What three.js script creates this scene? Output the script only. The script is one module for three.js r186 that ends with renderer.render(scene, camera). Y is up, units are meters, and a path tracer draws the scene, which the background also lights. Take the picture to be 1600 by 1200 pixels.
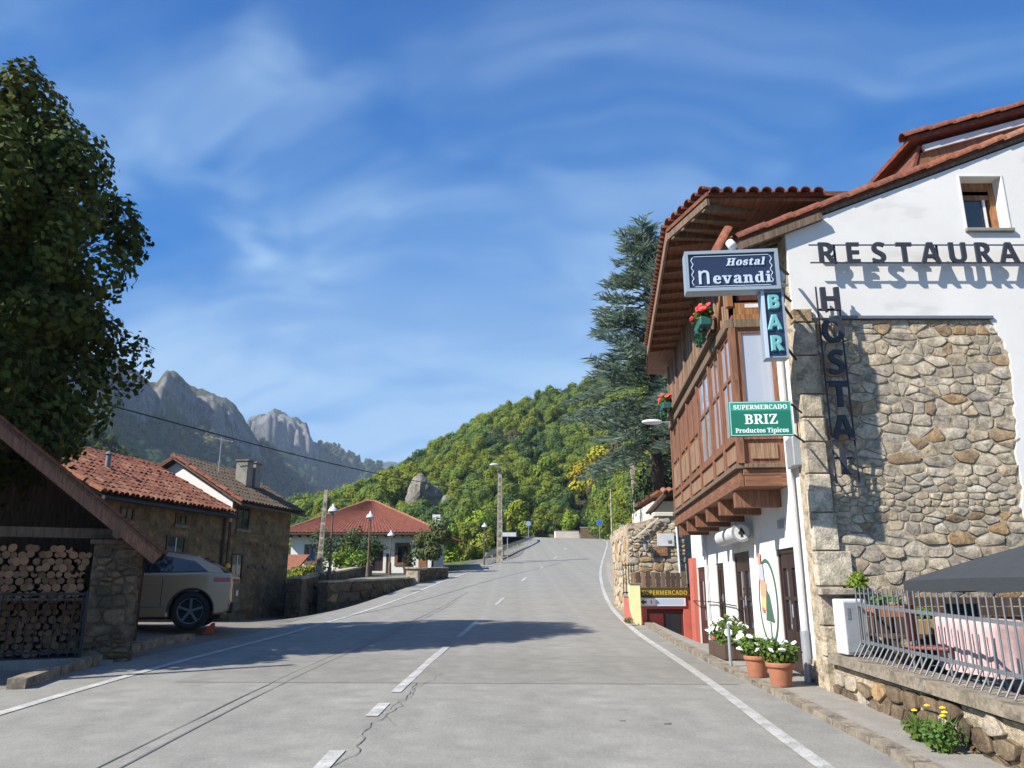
import * as THREE from 'three';
import { mergeGeometries } from 'three/addons/utils/BufferGeometryUtils.js';
import { RoundedBoxGeometry } from 'three/addons/geometries/RoundedBoxGeometry.js';
import { TextGeometry } from 'three/addons/geometries/TextGeometry.js';
import { FontLoader } from 'three/addons/loaders/FontLoader.js';

// ---------------------------------------------------------------- camera, sky, sun, exposure
const scene = new THREE.Scene();
const renderer = new THREE.WebGLRenderer({ antialias: true });
renderer.toneMapping = THREE.LinearToneMapping;
renderer.toneMappingExposure = 2.05;
renderer.shadowMap.enabled = true;
renderer.setSize(1024, 768);
const camera = new THREE.PerspectiveCamera(53.13, 4 / 3, 0.1, 9000);
camera.position.set(0, 1.65, 0);
camera.rotation.x = THREE.MathUtils.degToRad(14.6);

const sunAzimuth = THREE.MathUtils.degToRad(62), sunHeight = THREE.MathUtils.degToRad(40.5);
const toSun = new THREE.Vector3(-Math.sin(sunAzimuth) * Math.cos(sunHeight), Math.sin(sunHeight), Math.cos(sunAzimuth) * Math.cos(sunHeight));
const sun = new THREE.DirectionalLight(new THREE.Color().setRGB(1, 0.945, 0.86), 5);
sun.position.copy(toSun).multiplyScalar(120).add(new THREE.Vector3(0, 0, -30));
sun.target.position.set(0, 0, -30);
sun.castShadow = true;
sun.shadow.mapSize.set(4096, 4096);
Object.assign(sun.shadow.camera, { left: -70, right: 70, top: 70, bottom: -70, near: 1, far: 300 });
scene.add(sun, sun.target);

// ---------------------------------------------------------------- seeded random numbers and noise
const rngOf = seed => () => { seed = (seed + 0x6d2b79f5) | 0; let t = Math.imul(seed ^ (seed >>> 15), 1 | seed); t = (t + Math.imul(t ^ (t >>> 7), 61 | t)) ^ t; return ((t ^ (t >>> 14)) >>> 0) / 4294967296; };
const hash = (x, y, s = 0) => { let h = Math.imul(x | 0, 374761393) ^ Math.imul(y | 0, 668265263) ^ Math.imul(s | 0, 2147483647 - 91); h = Math.imul(h ^ (h >>> 13), 1274126177); return ((h ^ (h >>> 16)) >>> 0) / 4294967296; };
const sm = t => t * t * (3 - 2 * t);
const lerp = (a, b, t) => a + (b - a) * t;
const clamp = (x, a = 0, b = 1) => Math.min(b, Math.max(a, x));
const step = (a, b, x) => sm(clamp((x - a) / (b - a)));
function vnoise(x, y, s = 0, per = 0) {
  const xi = Math.floor(x), yi = Math.floor(y), fx = sm(x - xi), fy = sm(y - yi);
  const w = per ? (v => ((v % per) + per) % per) : (v => v);
  return lerp(lerp(hash(w(xi), w(yi), s), hash(w(xi + 1), w(yi), s), fx), lerp(hash(w(xi), w(yi + 1), s), hash(w(xi + 1), w(yi + 1), s), fx), fy);
}
function fbm(x, y, s = 0, oct = 4, per = 0) { let a = 0.5, v = 0, n = 0; for (let i = 0; i < oct; i++) { v += a * vnoise(x, y, s + i * 17, per); n += a; x *= 2; y *= 2; per *= 2; a *= 0.5; } return v / n; }
function curve(table) {   // smooth (monotone where the data are) interpolation through [x, y] pairs
  const n = table.length, d = [], m = [];
  for (let i = 0; i < n - 1; i++) d.push((table[i + 1][1] - table[i][1]) / (table[i + 1][0] - table[i][0]));
  for (let i = 0; i < n; i++) m.push(i === 0 ? d[0] : i === n - 1 ? d[n - 2] : d[i - 1] * d[i] <= 0 ? 0 : (d[i - 1] + d[i]) / 2);
  return x => {
    if (x <= table[0][0]) return table[0][1] + m[0] * (x - table[0][0]);
    if (x >= table[n - 1][0]) return table[n - 1][1] + m[n - 1] * (x - table[n - 1][0]);
    let i = 0; while (x > table[i + 1][0]) i++;
    const h = table[i + 1][0] - table[i][0], t = (x - table[i][0]) / h, t2 = t * t, t3 = t2 * t;
    return (2 * t3 - 3 * t2 + 1) * table[i][1] + (t3 - 2 * t2 + t) * h * m[i] + (3 * t2 - 2 * t3) * table[i + 1][1] + (t3 - t2) * h * m[i + 1];
  };
}

// the sky: clear air with thin high cloud, the same all round
function makeSky() {
  const W = 2048, Hh = 1024, data = new Float32Array(W * Hh * 4);
  const zen = [0.004, 0.054, 0.215], mid = [0.004, 0.108, 0.335], low = [0.030, 0.205, 0.45], cl = [0.235, 0.345, 0.47];
  for (let j = 0; j < Hh; j++) {
    const el = ((j + 0.5) / Hh - 0.5) * Math.PI, sy = Math.sin(el), cy = Math.cos(el);
    for (let i = 0; i < W; i++) {
      const az = ((i + 0.5) / W - 0.5) * 2 * Math.PI, dx = Math.cos(az) * cy, dz = Math.sin(az) * cy, k = (j * W + i) * 4;
      if (sy < -0.02) { data[k] = 0.1; data[k + 1] = 0.12; data[k + 2] = 0.13; data[k + 3] = 1; continue; }
      const e = clamp(sy, 0, 1);
      const t1 = step(0.0, 0.34, e), t2 = step(0.24, 0.80, e);
      const c = [0, 1, 2].map(n => lerp(lerp(low[n], mid[n], t1), zen[n], t2));
      // thin high cloud in a layer, drawn out by the wind
      const px = dx / (e + 0.34), pz = dz / (e + 0.34), a = 0.16;
      const qx = px * Math.cos(a) + pz * Math.sin(a), qz = -px * Math.sin(a) + pz * Math.cos(a);
      const wx = fbm(qx * 1.6 + 7.3, qz * 1.6 + 2.2, 5, 4) - 0.5, wz = (fbm(qx * 1.6 + 1.1, qz * 1.6 + 9.2, 6, 4) - 0.5) * 0.6;
      const big = fbm(qx * 1.1 + wx * 1.0 + 1.7, qz * 2.1 + wz * 1.2 + 5.6, 11, 5);
      const fine = fbm(qx * 2.0 + wx * 2.4 + 3.1, qz * 5.2 + wz * 3.0, 12, 5);
      const wisp = fbm(qx * 4.4 + wx * 5 + 8.1, qz * 11 + wz * 6, 14, 4);
      let cov = step(0.36, 0.70, big * 0.6 + fine * 0.4) * (0.06 + 0.52 * wisp) + step(0.46, 0.8, fine) * 0.5 * wisp;
      const band = fbm(qx * 0.9 + 4.2, qz * 3.0 + wz * 1.6, 31, 4);
      cov += step(0.32, 0.58, band) * (1 - step(0.18, 0.50, e)) * (0.55 + 0.6 * wisp) * 0.85;
      cov = clamp(cov, 0, 0.8) * step(0, 0.05, e);
      const glow = Math.pow(clamp(dx * toSun.x + sy * toSun.y + dz * toSun.z), 12) * 0.5 + Math.pow(clamp(dx * toSun.x + sy * toSun.y + dz * toSun.z), 3) * 0.45;
      for (let n = 0; n < 3; n++) data[k + n] = lerp(c[n], cl[n], cov) * (1 + glow);
      data[k + 3] = 1;
    }
  }
  const t = new THREE.DataTexture(data, W, Hh, THREE.RGBAFormat, THREE.FloatType);
  t.mapping = THREE.EquirectangularReflectionMapping; t.colorSpace = THREE.LinearSRGBColorSpace;
  t.magFilter = t.minFilter = THREE.LinearFilter; t.wrapS = THREE.RepeatWrapping; t.needsUpdate = true;
  return t;
}
const sky = makeSky();
scene.background = sky; scene.environment = sky;
scene.fog = new THREE.FogExp2(new THREE.Color(0.58, 0.75, 1.0), 0.00017);

// ---------------------------------------------------------------- textures and materials
function tex(n, fn, srgb = true) {   // n x n repeating texture; fn(u, v) -> [r, g, b] 0..1 in the values the map holds
  const d = new Uint8Array(n * n * 4);
  for (let j = 0; j < n; j++) for (let i = 0; i < n; i++) { const c = fn(i / n, j / n), k = (j * n + i) * 4; for (let m = 0; m < 3; m++) d[k + m] = clamp(c[m]) * 255; d[k + 3] = 255; }
  const t = new THREE.DataTexture(d, n, n, THREE.RGBAFormat); t.wrapS = t.wrapT = THREE.RepeatWrapping; t.magFilter = THREE.LinearFilter; t.minFilter = THREE.LinearMipmapLinearFilter; t.generateMipmaps = true;
  if (srgb) t.colorSpace = THREE.SRGBColorSpace; t.needsUpdate = true; return t;
}
const grainTex = (() => { const f = (amp, sc, s) => tex(512, (u, v) => { const q = 1 - amp + amp * (0.55 * fbm(u * sc, v * sc, s, 5, sc) + 0.45 * fbm(u * sc * 8, v * sc * 8, s + 3, 3, sc * 8)); return [q, q, q]; }); return { soft: f(0.22, 4, 1), mid: f(0.5, 6, 9), strong: f(0.8, 8, 21) }; })();
const bumpTex = tex(512, (u, v) => { const q = 0.5 * fbm(u * 16, v * 16, 4, 4, 16) + 0.5 * fbm(u * 64, v * 64, 8, 3, 64); return [q, q, q]; }, false);
const woodTex = tex(512, (u, v) => { const g = fbm(u * 48 + fbm(u * 4, v * 2, 3, 3) * 1.5, v * 3, 14, 4), q = 0.58 + 0.42 * g - 0.12 * step(0.62, 0.7, fbm(u * 90, v * 4, 18, 2)); return [q, q * 0.97, q * 0.94]; });
const woodTexH = woodTex.clone(); woodTexH.rotation = Math.PI / 2; woodTexH.needsUpdate = true;
const asphaltTex = tex(1024, (u, v) => { const a = fbm(u * 3, v * 3, 2, 4, 3), b = fbm(u * 180, v * 180, 7, 2, 180), c = fbm(u * 14, v * 14, 33, 3, 14); const q = 0.74 + 0.12 * a + 0.12 * (b - 0.5) + 0.12 * (c - 0.5) + (hash(Math.floor(u * 420), Math.floor(v * 420), 5) > 0.992 ? -0.08 : 0); return [q, q * 0.995, q * 0.975]; });
const plasterTex = tex(512, (u, v) => { const q = 0.93 + 0.07 * fbm(u * 5, v * 5, 3, 5, 5) - 0.05 * step(0.6, 0.75, fbm(u * 3, v * 9, 44, 4, 3)); return [q, q * 0.995, q * 0.985]; });
const stoneTex = tex(512, (u, v) => { const a = fbm(u * 7, v * 7, 61, 5, 7), b = fbm(u * 40, v * 40, 62, 3, 40), q = 0.55 + 0.4 * a + 0.25 * (b - 0.5) - 0.16 * step(0.6, 0.75, fbm(u * 11, v * 11, 63, 4, 11)); return [q, q * 0.968, q * 0.905]; });
const rubbleTex = tex(512, (u, v) => { const a = fbm(u * 9, v * 14, 71, 4), b = fbm(u * 30, v * 30, 72, 4), o = step(0.55, 0.75, fbm(u * 6, v * 9, 73, 3)); const q = 0.45 + 0.45 * a + 0.3 * (b - 0.5); return [q + 0.1 * o, q + 0.02 * o, q * 0.9 - 0.04 * o]; });

function uvMetres(g, k = 1) {   // uv in metres from the face directions
  const p = g.attributes.position, n = g.attributes.normal, uv = new Float32Array(p.count * 2);
  for (let i = 0; i < p.count; i++) {
    const ax = Math.abs(n.getX(i)), ay = Math.abs(n.getY(i)), az = Math.abs(n.getZ(i));
    const [a, b] = ay > ax && ay > az ? [p.getX(i), p.getZ(i)] : ax > az ? [p.getZ(i), p.getY(i)] : [p.getX(i), p.getY(i)];
    uv[2 * i] = a * k; uv[2 * i + 1] = b * k;
  }
  g.setAttribute('uv', new THREE.BufferAttribute(uv, 2)); return g;
}
const lin = (r, g, b) => new THREE.Color().setRGB(r, g, b);
function mat(c, { rough = 0.85, metal = 0, map = null, rep = 1, bump = 0, bumpRep = 1, rot = 0, ...rest } = {}) {
  const m = new THREE.MeshPhysicalMaterial({ color: Array.isArray(c) ? lin(...c) : new THREE.Color(c), roughness: rough, metalness: metal, ...rest });
  if (map) { m.map = map.clone(); m.map.repeat.set(...(Array.isArray(rep) ? rep : [rep, rep])); if (rot) m.map.rotation = rot; m.map.needsUpdate = true; }
  if (bump) { m.bumpMap = bumpTex.clone(); m.bumpMap.repeat.set(bumpRep, bumpRep); m.bumpMap.needsUpdate = true; m.bumpScale = bump; }
  return m;
}
const M = {
  asphalt: mat([0.338, 0.332, 0.310], { map: asphaltTex, rep: 0.35, rough: 0.9, bump: 0.004, bumpRep: 1.5 }),
  asphaltPatch: mat([0.30, 0.293, 0.27], { map: asphaltTex, rep: 0.41, rough: 0.9, bump: 0.004, bumpRep: 1.5 }),
  paint: mat([0.68, 0.67, 0.63], { map: grainTex.mid, rep: 1.3, rough: 0.7 }),
  tar: mat([0.215, 0.212, 0.20], { map: grainTex.mid, rep: 2, rough: 0.8 }),
  concrete: mat([0.36, 0.34, 0.31], { map: asphaltTex, rep: 0.5, rough: 0.92, bump: 0.005 }),
  kerb: mat([0.37, 0.335, 0.29], { map: stoneTex, rep: 0.8, rough: 0.9, bump: 0.006 }),
  soil: mat([0.16, 0.14, 0.10], { map: grainTex.strong, rep: 0.4, rough: 1, bump: 0.02 }),
  gravel: mat([0.29, 0.265, 0.225], { map: asphaltTex, rep: 0.7, rough: 0.95, bump: 0.012, bumpRep: 3 }),
  white: mat([0.70, 0.692, 0.67], { map: plasterTex, rep: 0.45, rough: 0.9, bump: 0.0015, bumpRep: 0.8 }),
  cream: mat([0.62, 0.58, 0.5], { map: plasterTex, rep: 0.5, rough: 0.9, bump: 0.004 }),
  wood: mat([0.31, 0.145, 0.08], { map: woodTex, rep: 1.1, rough: 0.62, bump: 0.003 }),
  woodH: mat([0.31, 0.145, 0.08], { map: woodTexH, rep: 1.1, rough: 0.62, bump: 0.003, rot: Math.PI / 2 }),
  woodLight: mat([0.40, 0.26, 0.165], { map: woodTex, rep: 0.9, rough: 0.7, bump: 0.003 }),
  woodGrey: mat([0.24, 0.175, 0.12], { map: woodTex, rep: 0.9, rough: 0.8, bump: 0.004 }),
  woodDark: mat([0.12, 0.078, 0.052], { map: woodTex, rep: 0.8, rough: 0.75, bump: 0.003 }),
  woodShed: mat([0.20, 0.14, 0.095], { map: woodTex, rep: 0.8, rough: 0.85, bump: 0.004 }),
  woodOrange: mat([0.42, 0.20, 0.075], { map: woodTex, rep: 0.9, rough: 0.6 }),
  doorDark: mat([0.050, 0.024, 0.019], { map: woodTex, rep: 1, rough: 0.45 }),
  doorRed: mat([0.115, 0.035, 0.028], { map: woodTex, rep: 1, rough: 0.55 }),
  glass: mat([0.02, 0.025, 0.03], { rough: 0.05, metal: 0, clearcoat: 1, clearcoatRoughness: 0.03 }),
  glassBlue: mat([0.10, 0.13, 0.17], { rough: 0.04, metal: 0.75 }),
  glassReflectionNet: mat([0.34, 0.38, 0.46], { rough: 0.1, clearcoat: 1, clearcoatRoughness: 0.03 }),  // blue-white reflection and net curtain painted into the pane colour
  curtain: mat([0.55, 0.57, 0.62], { map: grainTex.soft, rep: 3, rough: 0.95 }),
  redWall: mat([0.46, 0.12, 0.085], { map: plasterTex, rep: 0.6, rough: 0.85, bump: 0.003 }),
  metalGrey: mat([0.21, 0.23, 0.25], { rough: 0.55, metal: 0.3, map: grainTex.soft, rep: 2 }),
  metalLight: mat([0.42, 0.45, 0.48], { rough: 0.45, metal: 0.4, map: grainTex.soft, rep: 2 }),
  metalWhite: mat([0.7, 0.71, 0.71], { rough: 0.5, map: grainTex.soft, rep: 2 }),
  iron: mat([0.022, 0.024, 0.03], { rough: 0.6, metal: 0.4 }),
  ironLetters: mat([0.035, 0.038, 0.05], { rough: 0.6, metal: 0.3 }),
  zinc: mat([0.4, 0.43, 0.46], { rough: 0.5, metal: 0.35, map: grainTex.soft, rep: 2 }),
  terracotta: mat([0.42, 0.165, 0.085], { map: grainTex.soft, rep: 3, rough: 0.8, bump: 0.002 }),
  mortar: mat([0.72, 0.64, 0.52], { map: stoneTex, rep: 1, rough: 1, bump: 0.02, bumpRep: 2 }),
  mortarBrown: mat([0.26, 0.21, 0.155], { map: stoneTex, rep: 1, rough: 1, bump: 0.02, bumpRep: 2 }),
  pole: mat([0.60, 0.58, 0.53], { map: stoneTex, rep: 0.8, rough: 0.9 }),
  black: mat([0.012, 0.012, 0.013], { rough: 0.7 }),
  bark: mat([0.11, 0.085, 0.062], { map: woodTex, rep: [2, 0.6], rough: 1, bump: 0.02 }),
};
const stoneTones = [[0.74, 0.66, 0.54], [0.82, 0.74, 0.62], [0.66, 0.60, 0.53], [0.76, 0.65, 0.50], [0.64, 0.45, 0.26], [0.62, 0.57, 0.51], [0.86, 0.80, 0.71], [0.55, 0.41, 0.27], [0.78, 0.71, 0.62]].map(c => mat(c, { map: stoneTex, rep: 1.1, rough: 0.92, bump: 0.012, bumpRep: 2 }));
const brownTones = [[0.22, 0.165, 0.11], [0.27, 0.205, 0.14], [0.18, 0.14, 0.10], [0.30, 0.235, 0.165], [0.24, 0.16, 0.09]].map(c => mat(c, { map: stoneTex, rep: 0.9, rough: 0.95, bump: 0.012, bumpRep: 2 }));
const tileTones = [[0.36, 0.125, 0.070], [0.31, 0.100, 0.058], [0.42, 0.165, 0.095], [0.27, 0.095, 0.060], [0.45, 0.215, 0.135]].map(c => mat(c, { map: stoneTex, rep: 1.6, rough: 0.88, bump: 0.006, bumpRep: 2 }));

// ---------------------------------------------------------------- building blocks
const taken = {};
function numbered(n) { taken[n] = (taken[n] ?? -1) + 1; return taken[n] ? `${n}_${String(taken[n]).padStart(3, '0')}` : n; }
const shade = o => { o.castShadow = o.receiveShadow = true; return o; };
function flat(list) {
  const gs = (Array.isArray(list) ? list : [list]).map(g => { g = g.index ? g.toNonIndexed() : g; for (const k of Object.keys(g.attributes)) if (!['position', 'normal', 'uv', 'color'].includes(k)) g.deleteAttribute(k); if (!g.attributes.normal) g.computeVertexNormals(); if (!g.userData.keepUV) uvMetres(g); return g; });
  return gs.length === 1 ? gs[0] : mergeGeometries(gs);
}
function part(name, geos, m, parent) { const o = shade(new THREE.Mesh(flat(geos), m)); o.name = name; parent.add(o); return o; }
function share(name, geo, m, parent) { const o = shade(new THREE.Mesh(geo, m)); o.name = name; parent.add(o); return o; }   // geometry shared with its likes
function tag(o, label, category, group, kind) { Object.assign(o.userData, { label, category }); if (group) o.userData.group = group; if (kind) o.userData.kind = kind; return o; }
function thing(name, label, category, [x, y, z] = [0, 0, 0], turn = 0, group) { const o = new THREE.Group(); o.name = numbered(name); scene.add(o); o.position.set(x, y, z); o.rotation.y = turn; return tag(o, label, category, group); }
function single(name, geos, m, label, category, group) { const o = part(numbered(name), geos, m, scene); return tag(o, label, category, group); }
function struct(name, geos, m) { const o = part(numbered(name), geos, m, scene); o.userData.kind = 'structure'; return o; }
const bx = (x0, x1, y0, y1, z0, z1) => new THREE.BoxGeometry(Math.abs(x1 - x0), Math.abs(y1 - y0), Math.abs(z1 - z0)).translate((x0 + x1) / 2, (y0 + y1) / 2, (z0 + z1) / 2);
const rbx = (x0, x1, y0, y1, z0, z1, r = 0.01) => new RoundedBoxGeometry(Math.abs(x1 - x0), Math.abs(y1 - y0), Math.abs(z1 - z0), 2, r).translate((x0 + x1) / 2, (y0 + y1) / 2, (z0 + z1) / 2);
const v3 = (x, y, z) => new THREE.Vector3(x, y, z);
function rod(a, b, r, r2 = r, seg = 10) { const d = b.clone().sub(a), g = new THREE.CylinderGeometry(r2, r, d.length(), seg); g.translate(0, d.length() / 2, 0); g.applyQuaternion(new THREE.Quaternion().setFromUnitVectors(v3(0, 1, 0), d.normalize())); return g.translate(a.x, a.y, a.z); }
function beam(a, b, w, h) { const d = b.clone().sub(a), L = d.length(), g = new THREE.BoxGeometry(w, h, L); const m = new THREE.Matrix4().lookAt(b, a, v3(0, 1, 0)); m.setPosition(a.clone().add(b).multiplyScalar(0.5)); return g.applyMatrix4(m); }
const tube = (pts, r, n = 40, seg = 6) => new THREE.TubeGeometry(new THREE.CatmullRomCurve3(pts), n, r, seg);
function prism(pts, d) { const s = new THREE.Shape(pts.map(p => new THREE.Vector2(...p))); return new THREE.ExtrudeGeometry(s, { depth: d, bevelEnabled: false }); }
function quads(rows) {   // a sheet through rows of points, all rows the same length
  const pos = [], idx = [], n = rows[0].length;
  rows.forEach(r => r.forEach(p => pos.push(p.x, p.y, p.z)));
  for (let i = 0; i < rows.length - 1; i++) for (let j = 0; j < n - 1; j++) { const a = i * n + j; idx.push(a, a + 1, a + n, a + 1, a + n + 1, a + n); }
  const g = new THREE.BufferGeometry(); g.setAttribute('position', new THREE.Float32BufferAttribute(pos, 3)); g.setIndex(idx); g.computeVertexNormals(); return g;
}
const fonts = {};
for (const [k, f] of [['sans', 'droid_sans_bold'], ['serif', 'droid_serif_bold'], ['plain', 'droid_sans_regular']]) fonts[k] = await new FontLoader().loadAsync(`fonts/droid/${f}.typeface.json`);
function letter(ch, size, depth, font = 'sans', bevel = 0) { const g = new TextGeometry(ch, { font: fonts[font], size, depth, curveSegments: 5, bevelEnabled: bevel > 0, bevelThickness: bevel, bevelSize: bevel, bevelSegments: 1 }); g.computeBoundingBox(); return g; }
// stones of a rubble wall: cells round scattered points, drawn in a little so that joints stay open
function cells(w, h, n, aspect, seed, inside = null) {
  const r = rngOf(seed), pts = [], mean = Math.sqrt(w * h / (n * aspect)); let y = 0;
  while (y < h) { const rh = mean * (0.45 + 1.15 * r()); let x = -mean * r(); while (x < w) { const rw = rh * aspect * (0.35 + 1.3 * r()); if (rw > rh * aspect * 1.2 && r() < 0.25) { pts.push([x + rw / 2, y + rh * 0.27], [x + rw / 2 + rw * 0.08, y + rh * 0.76]); } else pts.push([x + rw / 2, y + rh * (0.5 + 0.66 * (r() - 0.5))]); x += rw; } y += rh; }
  const out = [];
  for (let a = 0; a < pts.length; a++) {
    let poly = [[0, 0], [w, 0], [w, h], [0, h]]; const [ax, ay] = pts[a];
    if (ax < 0 || ax > w || ay > h || (inside && !inside(ax, ay))) continue;
    const near = pts.map((p, i) => [Math.hypot((p[0] - ax) / aspect, p[1] - ay), i]).sort((p, q) => p[0] - q[0]).slice(1, 22);
    for (const [, b] of near) {
      const [bx_, by] = pts[b], mx = (ax + bx_) / 2, my = (ay + by) / 2, nx = (bx_ - ax) / (aspect * aspect), ny = by - ay, next = [];
      for (let k = 0; k < poly.length; k++) { const p = poly[k], q = poly[(k + 1) % poly.length], dp = (p[0] - mx) * nx + (p[1] - my) * ny, dq = (q[0] - mx) * nx + (q[1] - my) * ny; if (dp <= 0) next.push(p); if (dp * dq < 0) { const t = dp / (dp - dq); next.push([lerp(p[0], q[0], t), lerp(p[1], q[1], t)]); } }
      poly = next; if (poly.length < 3) break;
    }
    if (poly.length > 2) out.push(poly);
  }
  return out;
}
function stoneGeo(poly, gap, depth, r) {
  let cx = 0, cy = 0; poly.forEach(p => { cx += p[0] / poly.length; cy += p[1] / poly.length; });
  let pts = []; poly.forEach((p, k) => { const q = poly[(k + 1) % poly.length]; pts.push([lerp(p[0], q[0], 0.15), lerp(p[1], q[1], 0.15)], [lerp(p[0], q[0], 0.85), lerp(p[1], q[1], 0.85)]); });
  pts = pts.map(p => { const L = Math.hypot(p[0] - cx, p[1] - cy) || 1, k = Math.max(0.3, 1 - gap / L) * (0.93 + 0.09 * r()); return [cx + (p[0] - cx) * k, cy + (p[1] - cy) * k]; });
  const n = pts.length, pos = [], idx = [], tiltx = (r() - 0.5) * 0.14, tilty = (r() - 0.5) * 0.2;
  for (const [k, z] of [[1, 0], [0.975, 0.62], [0.88, 0.96]]) pts.forEach(p => { const x = cx + (p[0] - cx) * k, y = cy + (p[1] - cy) * k; pos.push(x, y, z ? z * depth * (0.88 + 0.24 * r()) + (x - cx) * tiltx + (y - cy) * tilty : -0.03); });
  pos.push(cx, cy, depth * 1.02);
  for (let ring = 0; ring < 2; ring++) for (let i = 0; i < n; i++) { const a = ring * n + i, b = ring * n + (i + 1) % n; idx.push(a, b, a + n, b, b + n, a + n); }
  for (let i = 0; i < n; i++) idx.push(2 * n + i, 2 * n + (i + 1) % n, 3 * n);
  const g = new THREE.BufferGeometry(); g.setAttribute('position', new THREE.Float32BufferAttribute(pos, 3)); g.setIndex(idx); g.computeVertexNormals();
  return g;
}
const pick = (r, t) => { const i = Math.floor(r() * t.length); return t === stoneTones && (i === 4 || i === 7) && r() < 0.5 ? Math.floor(r() * 4) : i; };
function stoneFace(wall, w, h, n, { aspect = 1.5, seed = 1, tones = stoneTones, gap = 0.01, depth = 0.05, inside = null, place = g => g, most = 300 } = {}) {   // stones laid into the face of WALL, each a mesh; past MOST the smallest are joined
  const r = rngOf(seed + 99), size = p => { let a = 0; p.forEach((q, i) => { const o = p[(i + 1) % p.length]; a += q[0] * o[1] - o[0] * q[1]; }); return Math.abs(a); };
  const polys = cells(w, h, n, aspect, seed, inside).sort((a, b) => size(b) - size(a)), rest = [];
  polys.forEach((poly, i) => { const g = place(stoneGeo(poly, gap, depth * (0.6 + 0.8 * r()), r)), m = tones[pick(r, tones)]; if (i < most) part('stone', g, m, wall); else rest.push(g); });
  if (rest.length) part('small_stones', rest, tones[0], wall).userData.kind = 'stuff';
}

// ---------------------------------------------------------------- the lie of the land (Z is the distance ahead, world z = -Z)
const roadY = curve([[-60, -1.9], [0, 0], [6.87, 0.24], [11.17, 0.40], [19.36, 0.58], [28.37, 0.95], [41.62, 1.9], [59.7, 3.2], [74.9, 4.75], [96.9, 6.85], [106, 7.7], [116, 8.15], [130, 8.35], [220, 9]]);
const roadX = curve([[-60, -1.6], [0, -1.52], [6.87, -1.51], [11.17, -1.38], [19.36, -1.08], [28.37, -0.55], [41.62, 0.64], [59.7, 2.79], [74.9, 4.92], [90, 6.9], [97, 7.5], [103, 7.5], [112, 5.6], [120, 1]]);
const yardY = curve([[-60, -1.6], [0, 0.15], [9, 0.40], [12, 0.46], [16, 0.60], [18.5, 0.72], [22, 0.62], [26, 0.44], [33, 0.40], [36, 0.9], [42, 1.9], [52, 2.42], [60, 3.1], [75, 4.4], [97, 6.2], [130, 7.5], [220, 8]]);
const P3 = (x, y, Z) => v3(x, y, -Z);
const hillFoot = curve([[-0.34, 78], [-0.2, 84], [-0.05, 104], [0.02, 122], [0.09, 124], [0.14, 84], [0.2, 56], [0.3, 46], [0.95, 40]]);
const hillFar = curve([[-0.34, 165], [-0.13, 185], [0, 215], [0.17, 245], [0.3, 255], [0.95, 280]]);
const hillSlope = curve([[-0.34, 0.075], [-0.265, 0.088], [-0.199, 0.11], [-0.134, 0.144], [-0.084, 0.176], [-0.034, 0.208], [0.043, 0.238], [0.112, 0.262], [0.173, 0.287], [0.227, 0.31], [0.307, 0.333], [0.95, 0.45]]);
function groundY(x, Z) {
  const t = x - roadX(clamp(Z, -60, 118)), y0 = roadY(Z); let y = y0 - 0.05;
  if (t < -4.4) {
    const k = step(4.4, 8, -t), yd = lerp(y0 - 0.05, yardY(Z), k), valley = -7 * step(24, 90, -x) * step(8, 40, Z);
    y = yd + valley + (Z > 60 ? -3.5 * step(5, 20, -t) * step(60, 75, Z) * (1 - step(95, 120, Z)) : 0);
  }
  if (t > 4.5) {
    if (Z < 24) y = lerp(y0 - 0.05, y0 - 0.9, step(4.5, 4.75, t));
    else y = y0 - 0.05 + step(5.0, 6.2, t) * 0.75 + Math.max(0, t - 6.2) * 0.16;
  }
  const far = step(130, 400, Math.hypot(x, Z)); y = lerp(y, -8, far);
  return y + (Math.abs(t) > 9 ? (fbm(x * 0.12, Z * 0.12, 50, 3) - 0.5) * 0.6 * step(9, 14, Math.abs(t)) : 0);
}
{ // one sheet of ground, fine near the road and coarse out to the horizon
  const spread = (k, n, near, far) => Array.from({ length: 2 * n + 1 }, (_, i) => { const s = (i - n) / n; return Math.sign(s) * (near * Math.abs(s) + (far - near) * Math.pow(Math.abs(s), k)); });
  const xs = spread(7, 110, 42, 4200), zs = Array.from({ length: 300 }, (_, i) => { const s = i / 299; return -60 + 190 * s + 5200 * Math.pow(s, 8); });
  const g = quads(zs.map(Z => xs.map(x => P3(x, groundY(x, Z), Z))));
  const p = g.attributes.position, col = [];
  for (let i = 0; i < p.count; i++) {
    const x = p.getX(i), Z = -p.getZ(i), t = x - roadX(clamp(Z, -60, 118)), n = fbm(x * 0.35, Z * 0.35, 90, 4);
    const grass = t < -6 && Z > 33 ? 1 : t > 6 && Z > 24 ? 1 : x < -13 ? 1 : 0;
    const c = grass && n > 0.36 ? [0.085 + 0.07 * n, 0.125 + 0.05 * n, 0.028] : n > 0.4 ? [0.27, 0.25, 0.215] : [0.225, 0.205, 0.17];
    col.push(...c);
  }
  g.setAttribute('color', new THREE.Float32BufferAttribute(col, 3));
  struct('ground', g, mat([1, 1, 1], { vertexColors: true, map: grainTex.mid, rep: 0.5, rough: 1, bump: 0.015, bumpRep: 1.2 }));
}
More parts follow.
